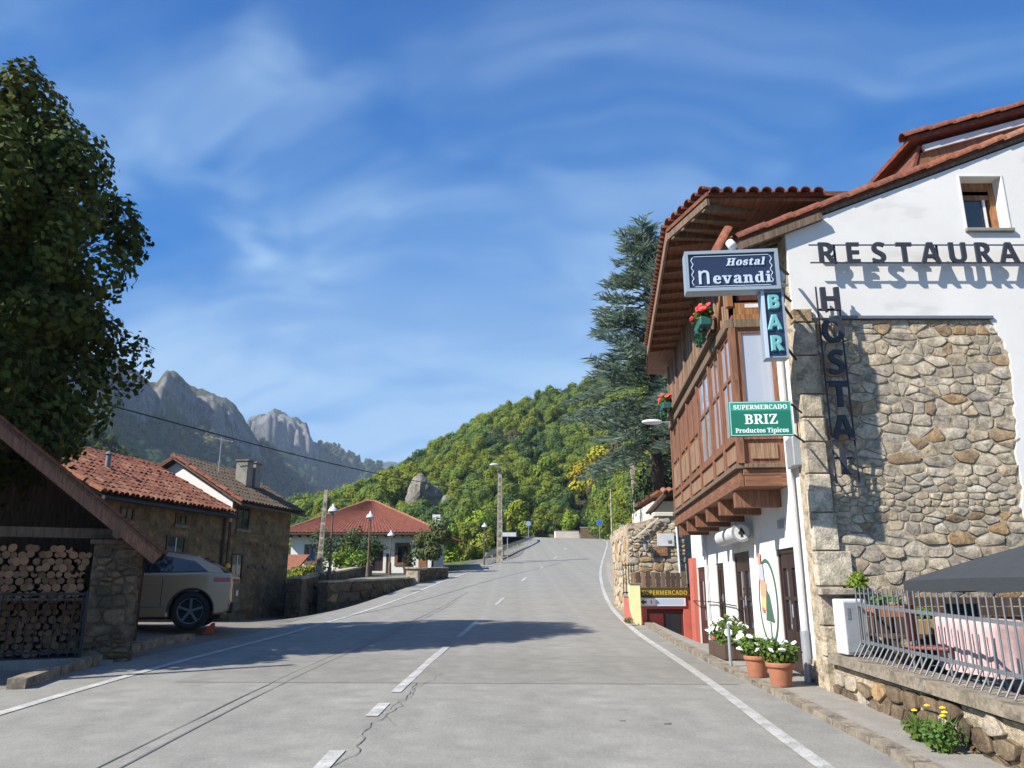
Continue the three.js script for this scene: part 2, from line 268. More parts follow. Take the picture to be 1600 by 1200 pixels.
// the road: a ribbon that climbs, swings right and turns off to the left behind the crest
const path = [];
for (let Z = -25; Z <= 99; Z += 1) path.push(P3(roadX(Z), roadY(Z), Z));
for (const [x, Z, y] of [[7.2, 103, 7.45], [5.6, 108, 7.85], [2.0, 113, 8.1], [-4, 117, 8.25], [-12, 120, 8.35], [-24, 122, 8.4], [-40, 122, 8.4]]) path.push(P3(x, y, Z));
const roadLine = new THREE.CatmullRomCurve3(path), roadN = 520;
const roadPts = roadLine.getSpacedPoints(roadN);
const sideAt = i => { const a = roadPts[Math.max(0, i - 1)], b = roadPts[Math.min(roadN, i + 1)], d = b.clone().sub(a).setY(0).normalize(); return v3(-d.z, 0, d.x); };   // to the right of travel
const sides = roadPts.map((_, i) => sideAt(i));
function ribbon(o0, o1, lift, Z0 = -25, Z1 = 400, edge = 0, seed = 3) {   // a strip between two offsets from the middle of the road
  const rows = [];
  roadPts.forEach((p, i) => {
    if (-p.z < Z0 || (-p.z > Z1 && Z1 < 90)) return;
    const n = edge ? (fbm(i * 0.35, 1.3, seed, 3) - 0.5) * edge : 0, m = edge ? (fbm(i * 0.4, 7.7, seed + 4, 3) - 0.5) * edge : 0;
    const at = o => p.clone().addScaledVector(sides[i], o).setY(p.y + lift);
    const k = 5; rows.push(Array.from({ length: k }, (_, j) => at(lerp(o0 + n, o1 + m, j / (k - 1)))));
  });
  return quads(rows.map(r => r.reverse()));
}
struct('road', ribbon(-5.0, 4.75, 0), M.asphalt);
struct('asphalt_patch', ribbon(-3.1, 4.35, 0.004, 10.6, 14.2, 0.03), M.asphaltPatch);
struct('edge_line_left', ribbon(-4.07, -3.93, 0.008, -25, 400, 0.015, 8), M.paint);
struct('edge_line_right', ribbon(3.93, 4.07, 0.008, -25, 400, 0.015, 12), M.paint);
for (const [a, b] of [[2.2, 4.4], [5.2, 7.5], [8.5, 9.6], [9.85, 15.6], [17.2, 22.4], [28, 31.5], [40, 43], [52, 55], [64, 67], [76, 79]]) struct('centre_line', ribbon(-0.065, 0.065, 0.008, a, b, 0.03, a), M.paint);
struct('tar_seam', ribbon(-1.79, -1.77, 0.006, -5, 34, 0.035, 21), M.tar);
struct('tar_seam', ribbon(-1.615, -1.597, 0.006, -5, 30, 0.035, 25), M.tar);
{ const c = (name, pts, w) => struct(name, quads(pts.map(([x, Z], i) => { const ww = w * (0.6 + 0.8 * hash(i, 7)); return [P3(x + ww, roadY(Z) + 0.0065, Z), P3(x - ww, roadY(Z) + 0.0065, Z)]; })), M.tar);
  const wob = (o, z0, z1, n, amp, s) => Array.from({ length: n }, (_, i) => { const Z = lerp(z0, z1, i / (n - 1)); return [roadX(Z) + o + (vnoise(i * 0.7, 3, s) - 0.5) * amp + (vnoise(i * 0.16, 9, s) - 0.5) * amp * 2, Z]; });
  c('crack', wob(0.14, 4.5, 10.8, 60, 0.12, 5), 0.005); c('crack', wob(0.22, 8.2, 11.6, 30, 0.14, 9), 0.003); c('crack', wob(2.0, 5.2, 6.6, 12, 0.2, 13), 0.003); c('tar_spot', [[1.55, 8.25], [1.56, 8.29], [1.57, 8.33]], 0.035); c('tar_spot', [[1.12, 8.4], [1.13, 8.44]], 0.03); }
// pavement and kerb stones on the right
{ const rows = (o0, o1, y0, Z0, Z1) => { const r = []; for (let Z = Z0; Z <= Z1 + 1e-6; Z += 0.5) r.push([P3(o1(Z), roadY(Z) + y0, Z), P3(o0(Z), roadY(Z) + y0, Z)]); return r; };
  const kerbIn = Z => roadX(Z) + 4.42 + 0.25 * (1 - step(7, 13, Z)), walkEnd = Z => Z < 9.9 ? 9 : Z < 15.4 ? 4.6 + 0.0 * Z : 3.62 + 0.012 * (Z - 15.4);
  const top = quads(rows(Z => kerbIn(Z) + 0.15, walkEnd, 0.06, -20, 24));
  const side = []; for (let Z = -20; Z <= 24; Z += 0.5) side.push([P3(walkEnd(Z), roadY(Z) + 0.06, Z), P3(walkEnd(Z), roadY(Z) - 1.3, Z)]);
  struct('pavement', [top, quads(side.map(r => r.reverse()))], M.concrete);
  const kg = rngOf(8);
  const kerb = new THREE.Group(); kerb.name = 'kerb'; kerb.userData.kind = 'structure'; scene.add(kerb);
  for (let Z = -3; Z < 24; Z += 0.8) { const a = P3(kerbIn(Z + 0.01) + 0.08, roadY(Z) + 0.02, Z + 0.01), b = P3(kerbIn(Z + 0.79) + 0.08, roadY(Z + 0.8) + 0.02, Z + 0.79); part('kerb_stone', beam(a, b, 0.15, 0.1 + 0.006 * kg()), M.kerb, kerb); }
  const kerbL = new THREE.Group(); kerbL.name = 'kerb_001'; kerbL.userData.kind = 'structure'; scene.add(kerbL);
  const lp = [[-6.25, 10.3], [-6.42, 11.4], [-6.56, 12.5], [-6.72, 13.6], [-6.85, 14.7], [-6.9, 15.6], [-6.6, 16.6]];
  for (let i = 0; i < lp.length - 1; i++) { const [x0, z0] = lp[i], [x1, z1] = lp[i + 1]; part('kerb_stone', beam(P3(x0, groundY(x0, z0) + 0.05, z0 + 0.02), P3(x1, groundY(x1, z1) + 0.05, z1 - 0.02), 0.22, 0.24), M.kerb, kerbL); }
}
// ---------------------------------------------------------------- foliage
function leaves(lobes, n, size, seed, { shell = 0.55, tone = 0.35, hang = 0, out = 1 } = {}) {
  const r = rngOf(seed), pos = new Float32Array(n * 12), nor = new Float32Array(n * 12), col = new Float32Array(n * 12), idx = [];
  const vol = lobes.map(l => Math.pow(l[3] * l[4] * l[5], 0.72)), sum = vol.reduce((a, b) => a + b, 0);
  const d = v3(), a = v3(), b = v3(), nn = v3();
  for (let i = 0; i < n; i++) {
    let q = r() * sum, k = 0; while (q > vol[k] && k < lobes.length - 1) q -= vol[k++];
    const [cx, cy, cz, rx, ry, rz] = lobes[k];
    d.set(r() * 2 - 1, r() * 2 - 1, r() * 2 - 1); while (d.lengthSq() > 1 || d.lengthSq() < 0.01) d.set(r() * 2 - 1, r() * 2 - 1, r() * 2 - 1); d.normalize();
    const rad = lerp(shell, 1.06, Math.pow(r(), 0.6)) * (0.86 + 0.28 * vnoise(d.x * 3 + 9 + k, d.y * 3 + d.z * 3 + 20, seed));
    const x = cx + d.x * rx * rad, y = cy + d.y * ry * rad, z = cz + d.z * rz * rad;
    nn.set(d.x * out + (r() - 0.5) * 1.9, d.y * out + (r() - 0.5) * 1.9 + 0.35, d.z * out + (r() - 0.5) * 1.9).normalize();
    a.set(r() - 0.5, r() - 0.5 - hang, r() - 0.5).cross(nn).normalize(); b.crossVectors(nn, a);
    const s = size * (0.6 + 0.8 * r()), w = s * 0.42, lob = hash(k, seed, 9), t = (1 - tone / 2 + tone * r()) * (0.78 + 0.44 * lob), warm = 1 + 0.25 * (r() - 0.5) + 0.22 * (hash(k, seed, 11) - 0.5);
    const pts = [[-s * 0.5, 0], [0, w], [s * 0.5, 0], [0, -w]];
    for (let m = 0; m < 4; m++) { const o = (i * 4 + m) * 3; pos[o] = x + a.x * pts[m][0] + b.x * pts[m][1]; pos[o + 1] = y + a.y * pts[m][0] + b.y * pts[m][1]; pos[o + 2] = z + a.z * pts[m][0] + b.z * pts[m][1]; nor[o] = nn.x; nor[o + 1] = nn.y; nor[o + 2] = nn.z; col[o] = t * warm; col[o + 1] = t; col[o + 2] = t * (2 - warm) * 0.9; }
    idx.push(i * 4, i * 4 + 2, i * 4 + 1, i * 4, i * 4 + 3, i * 4 + 2);
  }
  const g = new THREE.BufferGeometry(); g.setAttribute('position', new THREE.BufferAttribute(pos, 3)); g.setAttribute('normal', new THREE.BufferAttribute(nor, 3)); g.setAttribute('color', new THREE.BufferAttribute(col, 3)); g.setIndex(idx); g.setAttribute('uv', new THREE.BufferAttribute(new Float32Array(n * 8), 2)); g.userData.keepUV = true; return g;
}
const leafMat = (c, t = 0.25) => mat(c, { vertexColors: true, rough: 0.9, transmission: t, thickness: 0, side: THREE.DoubleSide, specularIntensity: 0.3 });
const farLeaf = c => mat(c, { vertexColors: true, rough: 1, transmission: 0.4, thickness: 0, side: THREE.DoubleSide, specularIntensity: 0.15 });
// four crowns that the woods are grown from: uneven heaps of leaf clumps, about 7 m high
const crownOf = [1, 2, 3, 4, 5].map(s => { const r = rngOf(s * 77), l = []; const n = 8 + Math.floor(r() * 5), slim = s === 3 ? 0.72 : 1; for (let i = 0; i < n; i++) { const a = r() * 6.28, h = r(), q = (1.9 - 1.3 * h * h) * slim; l.push([Math.cos(a) * q * r() * 1.1, 1.7 + h * 4.6, Math.sin(a) * q * r() * 1.1, (0.9 + 0.7 * r()) * slim, 0.8 + 0.7 * r(), (0.9 + 0.7 * r()) * slim]); } return leaves(l, 2600, 0.36, s * 31, { shell: 0.72, tone: 0.5, out: 2.6 }); });
const trunkGeo = flat([rod(v3(0, -0.6, 0), v3(0.1, 3.2, 0.05), 0.2, 0.1, 7), rod(v3(0.06, 2, 0), v3(0.9, 4.2, 0.3), 0.09, 0.03, 5), rod(v3(0.06, 1.8, 0), v3(-0.8, 4, -0.3), 0.09, 0.03, 5)]);
function wood(name, label, spots, seed) {   // a far wood that reads as one mass
  const g = thing(name, label, 'forest'); g.userData.kind = 'stuff'; const r = rngOf(seed), m = farLeaf([1, 1, 1]), c = new THREE.Color(), o = new THREE.Object3D();
  const by = crownOf.map(() => []); spots.forEach(s => by[Math.floor(r() * crownOf.length)].push(s));
  by.forEach((list, k) => { if (!list.length) return; const im = new THREE.InstancedMesh(crownOf[k], m, list.length); im.name = 'canopy'; list.forEach((s, i) => { o.position.set(s.x, s.y - 0.5, -s.Z); o.rotation.set(0, r() * 6.28, 0); o.scale.set(s.s * (0.85 + 0.3 * r()), s.s * (0.8 + 0.4 * r()), s.s * (0.85 + 0.3 * r())); o.updateMatrix(); im.setMatrixAt(i, o.matrix); im.setColorAt(i, c.setRGB(...s.c)); }); shade(im); g.add(im); });
  return g;
}
const woodTone = (x, Z, r) => { const n = fbm(x * 0.045, Z * 0.045, 40, 3) + (r() - 0.5) * 0.36 + 0.0006 * (x - 8) - 0.02; return n > 0.62 ? [0.19, 0.225, 0.036] : n > 0.50 ? [0.155, 0.21, 0.042] : n > 0.40 ? [0.12, 0.18, 0.05] : n > 0.31 ? [0.07, 0.12, 0.045] : n > 0.22 ? [0.045, 0.078, 0.036] : [0.13, 0.12, 0.065]; };
// the wooded hill on the right of the valley
const hillY = (a, Z) => { const z0 = hillFoot(a), z1 = hillFar(a), y0 = groundY(a * z0, z0) - 1.5, y1 = 1.65 + z1 * hillSlope(a) - 3.6, q = (Z - z0) / (z1 - z0); return (q <= 1 ? lerp(y0, y1, Math.pow(clamp(q), 1.05)) : y1 - (q - 1) * (q - 1) * 40) + (fbm(a * Z * 0.035, Z * 0.035, 66, 3) - 0.5) * 7 * Math.sin(clamp(q) * 3.1); };
{ const rows = []; for (let i = 0; i <= 60; i++) { const row = []; for (let j = 0; j <= 110; j++) { const a = lerp(-0.36, 0.95, j / 110), q = i / 60 * 1.5, Z = lerp(hillFoot(a), hillFar(a), q); row.push(P3(a * Z, hillY(a, Z), Z)); } rows.push(row); }
  struct('hill', quads(rows), mat([0.16, 0.17, 0.07], { map: grainTex.strong, rep: 0.15, rough: 1 }));
  const r = rngOf(5), spots = []; let tries = 0;
  while (spots.length < 5200 && tries++ < 22000) { const a = lerp(-0.33, 0.42, r()), q = Math.pow(r(), 0.75) * 1.08 + 0.02, Z = lerp(hillFoot(a), hillFar(a), q), x = a * Z; if (fbm(x * 0.06, Z * 0.06, 21, 3) < 0.30) continue; if (Math.hypot(x + 16, Z - 138) < 7) continue; spots.push({ x, Z, y: hillY(a, Z), s: (0.5 + 0.42 * r() + 0.2 * q) * (spots.length % 5 < 2 ? 0.5 : 1), c: woodTone(x, Z, r) }); }
  wood('hill_forest', 'mixed green autumn forest covering the hill behind the road', spots, 3); }
// mountains on the left: wooded slopes below limestone cliffs
function mountain(name, crest, footZ, footY, back, seed, { cliff = 0.8, rise = 0.6, buttress = 0.06, rough = 1, bare = 0.5, crown = 0.9, trees = 0, wooded = -0.35, jag = 0.0026, ja = 320, jq = 170 } = {}) {
  const b = curve(crest.map(c => [c[0], c[1]])), zc = curve(crest.map(c => [c[0], c[2]])), a0 = crest[0][0], a1 = crest[crest.length - 1][0], rows = [], cliffs = [], faces = [];
  for (let i = 0; i <= jq; i++) {
    const q = i / (jq - 12), row = [];
    for (let j = 0; j <= ja; j++) {
      const a = lerp(a0, a1, j / ja), Z1 = zc(a), sx = a * Z1, bc = b(a) + jag * ((fbm(a * 90, 3, seed + 60, 4) - 0.5) * 2 + (fbm(a * 260, 8, seed + 61, 3) - 0.5)), y1 = 1.65 + Z1 * bc;
      if (q > 1) { cliffs.push(0.3); faces.push(1); row.push(P3(a * (Z1 + (q - 1) * back * 4), y1 - (q - 1) * 900, Z1 + (q - 1) * back * 4)); continue; }
      const run = Z1 - footZ, w = q * run, n = fbm((sx + Z1) * 0.008, w * 0.009, seed, 4) - 0.5, gully = Math.abs(fbm((sx + Z1) * 0.012, w * 0.014, seed + 3, 4) - 0.5) * 2;
      const qc = cliff + n * buttress * 2.6 - gully * buttress * 1.5, face = step(qc, qc + 0.075, q), top = clamp((q - qc) / (1 - qc));
      const hh = q >= 0.9999 ? 1 : (1 - face) * rise * Math.pow(clamp(q / qc), 1.1) + face * lerp(crown, 1, top);
      const Z = lerp(footZ, Z1, q), calm = (1 - step(0.9, 1, q)), bf = (footY - 1.65) / footZ;
      const yy = 1.65 + Z * lerp(bf, bc, hh) + calm * ((fbm(sx * 0.012 + 3, w * 0.012, seed + 9, 4) - 0.5) * 60 * rough * Math.sin(Math.min(1, q * 1.1) * 3.14) * (1 - face) + (fbm(sx * 0.14, w * 0.14, seed + 13, 2) - 0.5) * 9 * rough * (1 - face) + face * (fbm(sx * 0.05 + w * 0.03, w * 0.05, seed + 15, 4) - 0.5) * 26 * rough);
      faces.push(face); cliffs.push(face * (1 - 0.75 * step(0.1, 0.5, top))); row.push(P3(a * Z, yy, Z));
    }
    rows.push(row);
  }
  const g = quads(rows), p = g.attributes.position, nm = g.attributes.normal, col = [];
  for (let i = 0; i < p.count; i++) {
    const x = p.getX(i), y = p.getY(i), Z = -p.getZ(i), n = fbm(x * 0.02, Z * 0.02, seed + 40, 4), f = fbm(x * 0.09 + y * 0.05, Z * 0.09 + y * 0.07, seed + 44, 4), rock = cliffs[i] + (f - 0.5) * 1.1 + (n - 0.5) * 0.5 - 0.9 * step(wooded, wooded + 0.05, x / Z), up = nm.getY(i);
    const c = rock > bare ? [0.34 + 0.2 * (f - 0.5), 0.33 + 0.2 * (f - 0.5), 0.315 + 0.18 * (f - 0.5)] : n > 0.56 ? [0.15, 0.15, 0.06] : f > 0.5 ? [0.075, 0.105, 0.035] : [0.04, 0.065, 0.025];
    col.push(...c);
  }
  g.setAttribute('color', new THREE.Float32BufferAttribute(col, 3));
  struct(name, g, mat([1, 1, 1], { vertexColors: true, map: grainTex.strong, rep: 0.02, rough: 1 }));
  if (trees) { const r = rngOf(seed + 5), spots = []; let k = 0; while (spots.length < trees && k++ < trees * 12) { const i = Math.floor(r() * p.count), Z = -p.getZ(i), x = p.getX(i); if ((faces[i] > 0.2 && x / Z < wooded + 0.02) || col[3 * i + 2] > 0.1 || Z > 1500 || x / Z < -0.72 || p.getY(i) < 0) continue; const f = 0.7 + 0.6 * r(); spots.push({ x: x + (r() - 0.5) * 4, Z: Z + (r() - 0.5) * 6, y: p.getY(i) - 1.5, s: 1.5 + 1.1 * r(), c: fbm(x * 0.015, Z * 0.015, seed + 50, 3) > 0.55 ? [0.14 * f, 0.15 * f, 0.055 * f] : [0.075 * f, 0.115 * f, 0.042 * f] }); } wood('mountain_forest', seed > 10 ? 'far dark forest below the second limestone peak' : 'dark forest on the slopes below the nearer limestone cliffs', spots, seed + 6); }
}
mountain('mountain', [[-0.98, 0.42, 560], [-0.762, 0.385, 600], [-0.651, 0.351, 660], [-0.565, 0.302, 720], [-0.544, 0.306, 745], [-0.515, 0.283, 790], [-0.480, 0.260, 840], [-0.465, 0.279, 862], [-0.454, 0.277, 880], [-0.43, 0.255, 920], [-0.404, 0.249, 960], [-0.372, 0.234, 1010], [-0.358, 0.215, 1040], [-0.342, 0.191, 1070], [-0.319, 0.161, 1110], [-0.27, 0.115, 1150], [-0.2, 0.07, 1180]], 250, -12, 120, 7, { cliff: 0.76, rise: 0.74, crown: 0.95, buttress: 0.06, trees: 9000 });
mountain('mountain', [[-0.46, 0.13, 1500], [-0.394, 0.156, 1500], [-0.363, 0.182, 1500], [-0.351, 0.212, 1500], [-0.328, 0.218, 1510], [-0.314, 0.223, 1520], [-0.294, 0.215, 1540], [-0.273, 0.203, 1560], [-0.265, 0.186, 1570], [-0.227, 0.168, 1600], [-0.189, 0.153, 1640], [-0.15, 0.14, 1660], [-0.05, 0.12, 1700]], 700, -10, 200, 23, { cliff: 0.74, rise: 0.76, crown: 0.95, buttress: 0.09, rough: 1.6, bare: 0.42, wooded: -0.275, trees: 3500, ja: 220 });
mountain('mountain', [[-0.4, 0.13, 2900], [-0.251, 0.14, 2800], [-0.201, 0.15, 2800], [-0.168, 0.155, 2800], [-0.134, 0.153, 2800], [-0.067, 0.144, 2800], [0.1, 0.12, 2900]], 1700, 0, 300, 41, { cliff: 0.99, rise: 0.99, buttress: 0.0, rough: 1.5, bare: 3, jag: 0.002, ja: 120, jq: 60 });
// the nearer wooded slope behind the houses on the left
{ const bl = curve([[-0.95, 0.27], [-0.672, 0.245], [-0.601, 0.232], [-0.541, 0.196], [-0.481, 0.158], [-0.428, 0.13], [-0.376, 0.11], [-0.265, 0.088], [-0.198, 0.08], [-0.1, 0.06]]), rows = [], Zf = 85, Zc = 210;
  const y = (a, Z) => { const q = (Z - Zf) / (Zc - Zf), y1 = 1.65 + Zc * bl(a) - 6; return lerp(-7, y1, clamp(q)) - (q > 1 ? (q - 1) * (q - 1) * 60 : 0) + (fbm(a * Z * 0.04, Z * 0.04, 30, 3) - 0.5) * 5 * Math.sin(clamp(q) * 3.1); };
  for (let i = 0; i <= 40; i++) { const row = []; for (let j = 0; j <= 70; j++) { const a = lerp(-0.95, -0.1, j / 70), Z = lerp(Zf, Zc, i / 40 * 1.6); row.push(P3(a * Z, y(a, Z), Z)); } rows.push(row); }
  struct('slope', quads(rows), mat([0.12, 0.14, 0.05], { map: grainTex.strong, rep: 0.15, rough: 1 }));
  const r = rngOf(15), spots = []; for (let i = 0; i < 1100; i++) { const a = lerp(-0.75, -0.16, r()), Z = lerp(Zf, Zc * 1.06, Math.pow(r(), 0.7)); spots.push({ x: a * Z, Z, y: y(a, Z), s: 0.6 + 0.5 * r(), c: woodTone(a * Z + 300, Z, r).map(v => v * 0.6) }); }
  wood('slope_forest', 'dark green wood on the slope behind the left houses', spots, 13); }

// ---------------------------------------------------------------- the inn on the right
const inn = thing('inn_building', 'white plastered inn with timber gallery, tiled roof and bare rubble patch on its gable', 'building', [3.8, 0, -9.8]);
const along = v3(0.0872, 0, -0.9962), outward = v3(-0.9962, 0, -0.0872);          // the street front runs away from the corner
const FM = new THREE.Matrix4().makeBasis(along.clone().negate(), v3(0, 1, 0), outward);
const fr = g => g.applyMatrix4(FM);
const fb = (s0, s1, y0, y1, o0, o1) => fr(bx(-s1, -s0, y0, y1, o0, o1));
const fp = (s, y, o) => v3(-s, y, o).applyMatrix4(FM);
const frameShape = (x0, x1, y0, y1, t, holes = null) => { const s = new THREE.Shape([[x0, y0], [x1, y0], [x1, y1], [x0, y1]].map(p => new THREE.Vector2(...p))); for (const [a, b, c, d] of holes ?? [[x0 + t, x1 - t, y0 + t, y1 - t]]) s.holes.push(new THREE.Path([[a, c], [a, d], [b, d], [b, c]].map(p => new THREE.Vector2(...p)))); return s; };
const frameGeo = (x0, x1, y0, y1, t, d, holes) => new THREE.ExtrudeGeometry(frameShape(x0, x1, y0, y1, t, holes), { depth: d, bevelEnabled: false });
const patchEdge = [[0.30, -0.6], [0.30, 0.9], [0.26, 5.13], [1.2, 5.12], [2.66, 5.14], [2.70, 4.95], [2.80, 4.75], [2.83, 4.45], [2.80, 4.1], [2.76, 3.7], [2.70, 3.3], [2.72, 2.9], [2.66, 2.6], [2.70, 2.3], [2.86, 2.05], [3.1, 1.9], [3.5, 1.7], [3.6, -0.6]];
{ // ragged right edge of the plaster
  const r = rngOf(44), fine = []; for (let i = 0; i < patchEdge.length - 1; i++) { const [a, b] = [patchEdge[i], patchEdge[i + 1]], n = i > 3 && i < 15 ? 5 : 1; for (let k = 0; k < n; k++) fine.push([lerp(a[0], b[0], k / n) + (n > 1 ? (r() - 0.5) * 0.04 : 0), lerp(a[1], b[1], k / n)]); } fine.push(patchEdge[patchEdge.length - 1]); patchEdge.splice(0, patchEdge.length, ...fine);
}
{ // gable wall with the window opening and the ragged edge of the plaster round the bare stone
  const s = new THREE.Shape([[0, -0.6], [0, 6.42], [7.2, 6.42 + 7.2 * 0.388], [7.2, -0.6]].map(p => new THREE.Vector2(...p)));
  s.holes.push(new THREE.Path([[2.53, 6.44], [2.53, 7.25], [3.13, 7.25], [3.13, 6.44]].map(p => new THREE.Vector2(...p))));
  const plaster = new THREE.Shape([...patchEdge.slice(2), [7.2, -0.6], [7.2, 6.42 + 7.2 * 0.388], [0, 6.42], [0, 5.25], [0.26, 5.25]].map(p => new THREE.Vector2(...p)));
  plaster.holes.push(s.holes[0]);
  part('gable_wall', new THREE.ExtrudeGeometry(s, { depth: 0.3, bevelEnabled: false }).translate(0, 0, -0.34), M.mortar, inn);
  part('plaster', new THREE.ExtrudeGeometry(plaster, { depth: 0.035, bevelEnabled: true, bevelThickness: 0.005, bevelSize: 0.004, bevelSegments: 1 }).translate(0, 0, -0.04), M.white, inn);
  const back = part('stone_facing', bx(0.26, 2.9, 0.2, 5.10, -0.045, -0.022), M.mortar, inn);
  const edge = y => { for (let i = 2; i < patchEdge.length - 1; i++) { const [x0, y0] = patchEdge[i], [x1, y1] = patchEdge[i + 1]; if (i > 3 && x0 > 2 && y <= y0 && y >= y1) return lerp(x1, x0, (y - y1) / (y0 - y1 || 1)); } return 2.7; };
  stoneFace(back, 3.2, 3.85, 470, { aspect: 1.75, seed: 12, gap: 0.0022, depth: 0.019, inside: (x, y) => x + 0.28 < edge(y + 1.25) - 0.06, place: g => g.translate(0.28, 1.25, -0.03) });
  stoneFace(back, 3.1, 0.95, 46, { aspect: 1.4, seed: 31, gap: 0.005, depth: 0.034, place: g => g.translate(0.28, 0.3, -0.03) });
  part('lintel', rbx(0.52, 2.68, 5.105, 5.15, -0.03, 0.03, 0.006), M.metalGrey, inn);
  const qr = rngOf(4); let y = 0.28, k = 0; const q = part('corner_pier', bx(-0.005, 0.255, 0.2, 5.24, -0.12, -0.02), M.mortar, inn);
  while (y < 5.1) { const h = Math.min(0.3 + 0.24 * qr(), 5.24 - y), w = y > 4.8 ? 0.24 : (k++ % 3 === 0 && y < 2.2 ? 0.42 : 0.25 + 0.04 * qr()); part('quoin', rbx(-0.018 - 0.01 * qr(), w, y + 0.006, y + h - 0.006, -0.1, 0.022 + 0.02 * qr(), 0.016), stoneTones[y > 4.75 ? [7, 4, 7][k % 3] : [0, 6, 1, 2][Math.floor(qr() * 4)]], q); y += h; }
  part('ledge', rbx(-0.05, 0.62, 1.52, 1.60, 0.0, 0.16, 0.015), stoneTones[2], inn);
  // small window under the roof
  const w = part('window', frameGeo(2.53, 3.13, 6.44, 7.25, 0.09, 0.06).translate(0, 0, -0.25), M.woodOrange, inn);
  part('shutter_box', bx(2.62, 3.04, 6.98, 7.16, -0.24, -0.2), M.wood, w);
  part('pane', bx(2.62, 2.94, 6.53, 6.98, -0.235, -0.225), M.glass, w);
  part('reveal', frameGeo(2.515, 3.145, 6.425, 7.265, 0.022, 0.2).translate(0, 0, -0.19), M.white, w);
  part('casement', bx(2.94, 2.975, 6.53, 6.98, -0.235, -0.195), M.metalWhite, w);
  part('sill', rbx(2.5, 3.17, 6.38, 6.435, -0.2, 0.05, 0.01), M.concrete, w);
}
// openings of the street front [s0, s1, y0, y1]
const openings = { near: [0.98, 2.08, 0.42, 2.15], middle: [3.98, 5.45, 0.5, 2.22], slim: [6.55, 7.5, 0.66, 2.08], red: [8.7, 10.3, -0.2, 2.05] };
{ const s = new THREE.Shape([[-11.1, -1], [-0.345, -1], [-0.345, 6.40], [-1.1, 6.40], [-1.1, 6.9], [-11.1, 6.9]].map(p => new THREE.Vector2(...p)));
  for (const [a, b, c, d] of Object.values(openings)) s.holes.push(new THREE.Path([[-b, c], [-b, d], [-a, d], [-a, c]].map(p => new THREE.Vector2(...p))));
  part('street_wall', fr(new THREE.ExtrudeGeometry(s, { depth: 0.28, bevelEnabled: false }).translate(0, 0, -0.28)), M.white, inn);
  part('inner_wall', fb(0.4, 11, -1, 6.8, -0.62, -0.56), M.cream, inn);
  const pl = part('plinth', fb(0.35, 0.97, 0.2, 0.72, 0.0, 0.02), M.mortar, inn); stoneFace(pl, 0.6, 0.5, 8, { seed: 5, place: g => fr(g.translate(-0.95, 0.22, 0.01)), depth: 0.03 });
  const pl2 = part('plinth', fb(2.09, 3.97, 0.2, 0.74, 0.0, 0.02), M.mortar, inn); stoneFace(pl2, 1.86, 0.5, 22, { seed: 6, place: g => fr(g.translate(-3.96, 0.23, 0.01)), depth: 0.03 });
}
function shopDoor([s0, s1, y0, y1], m, panes, name = 'door') {
  const d = part(name, fr(frameGeo(-s1, -s0, y0, y1, 0.07, 0.07).translate(0, 0, -0.1)), m, inn), w = s1 - s0 - 0.14, half = w / 2;
  for (let k = 0; k < 2; k++) {
    const a = -s1 + 0.07 + k * half, b = a + half, cut = panes.map(([p, q]) => [a + 0.1, b - 0.1, lerp(y0, y1, p), lerp(y0, y1, q)]);
    part('door_leaf', fr(frameGeo(a + 0.004, b - 0.004, y0 + 0.02, y1 - 0.07, 0.1, 0.045, cut).translate(0, 0, -0.09)), m, d);
    for (const [p0, p1, q0, q1] of cut) part('pane', fr(bx(p0, p1, q0, q1, -0.08, -0.072)), k ? M.glassBlue : M.glass, d);
    if (k) part('handle', fr(rod(v3(a + 0.05, lerp(y0, y1, 0.45), -0.03), v3(a + 0.05, lerp(y0, y1, 0.55), -0.03), 0.012)), M.metalLight, d);
  }
  part('threshold', fb(s0 + 0.002, s1 - 0.002, y0 - 0.06, y0 + 0.012, -0.1, 0.03), M.kerb, d);
}
shopDoor(openings.near, M.doorDark, [[0.34, 0.58], [0.61, 0.84]]);
shopDoor(openings.middle, M.doorDark, [[0.22, 0.50], [0.53, 0.8]]);
shopDoor(openings.slim, M.doorDark, [[0.1, 0.48], [0.52, 0.9]], 'shop_window');
shopDoor(openings.red, M.doorRed, [[0.6, 0.85]]);
part('red_pilaster', fb(10.35, 11.08, -0.9, 2.3, 0.002, 0.10), M.redWall, inn);
part('red_pilaster', fb(8.2, 8.68, -0.9, 0.8, 0.002, 0.05), M.redWall, inn);
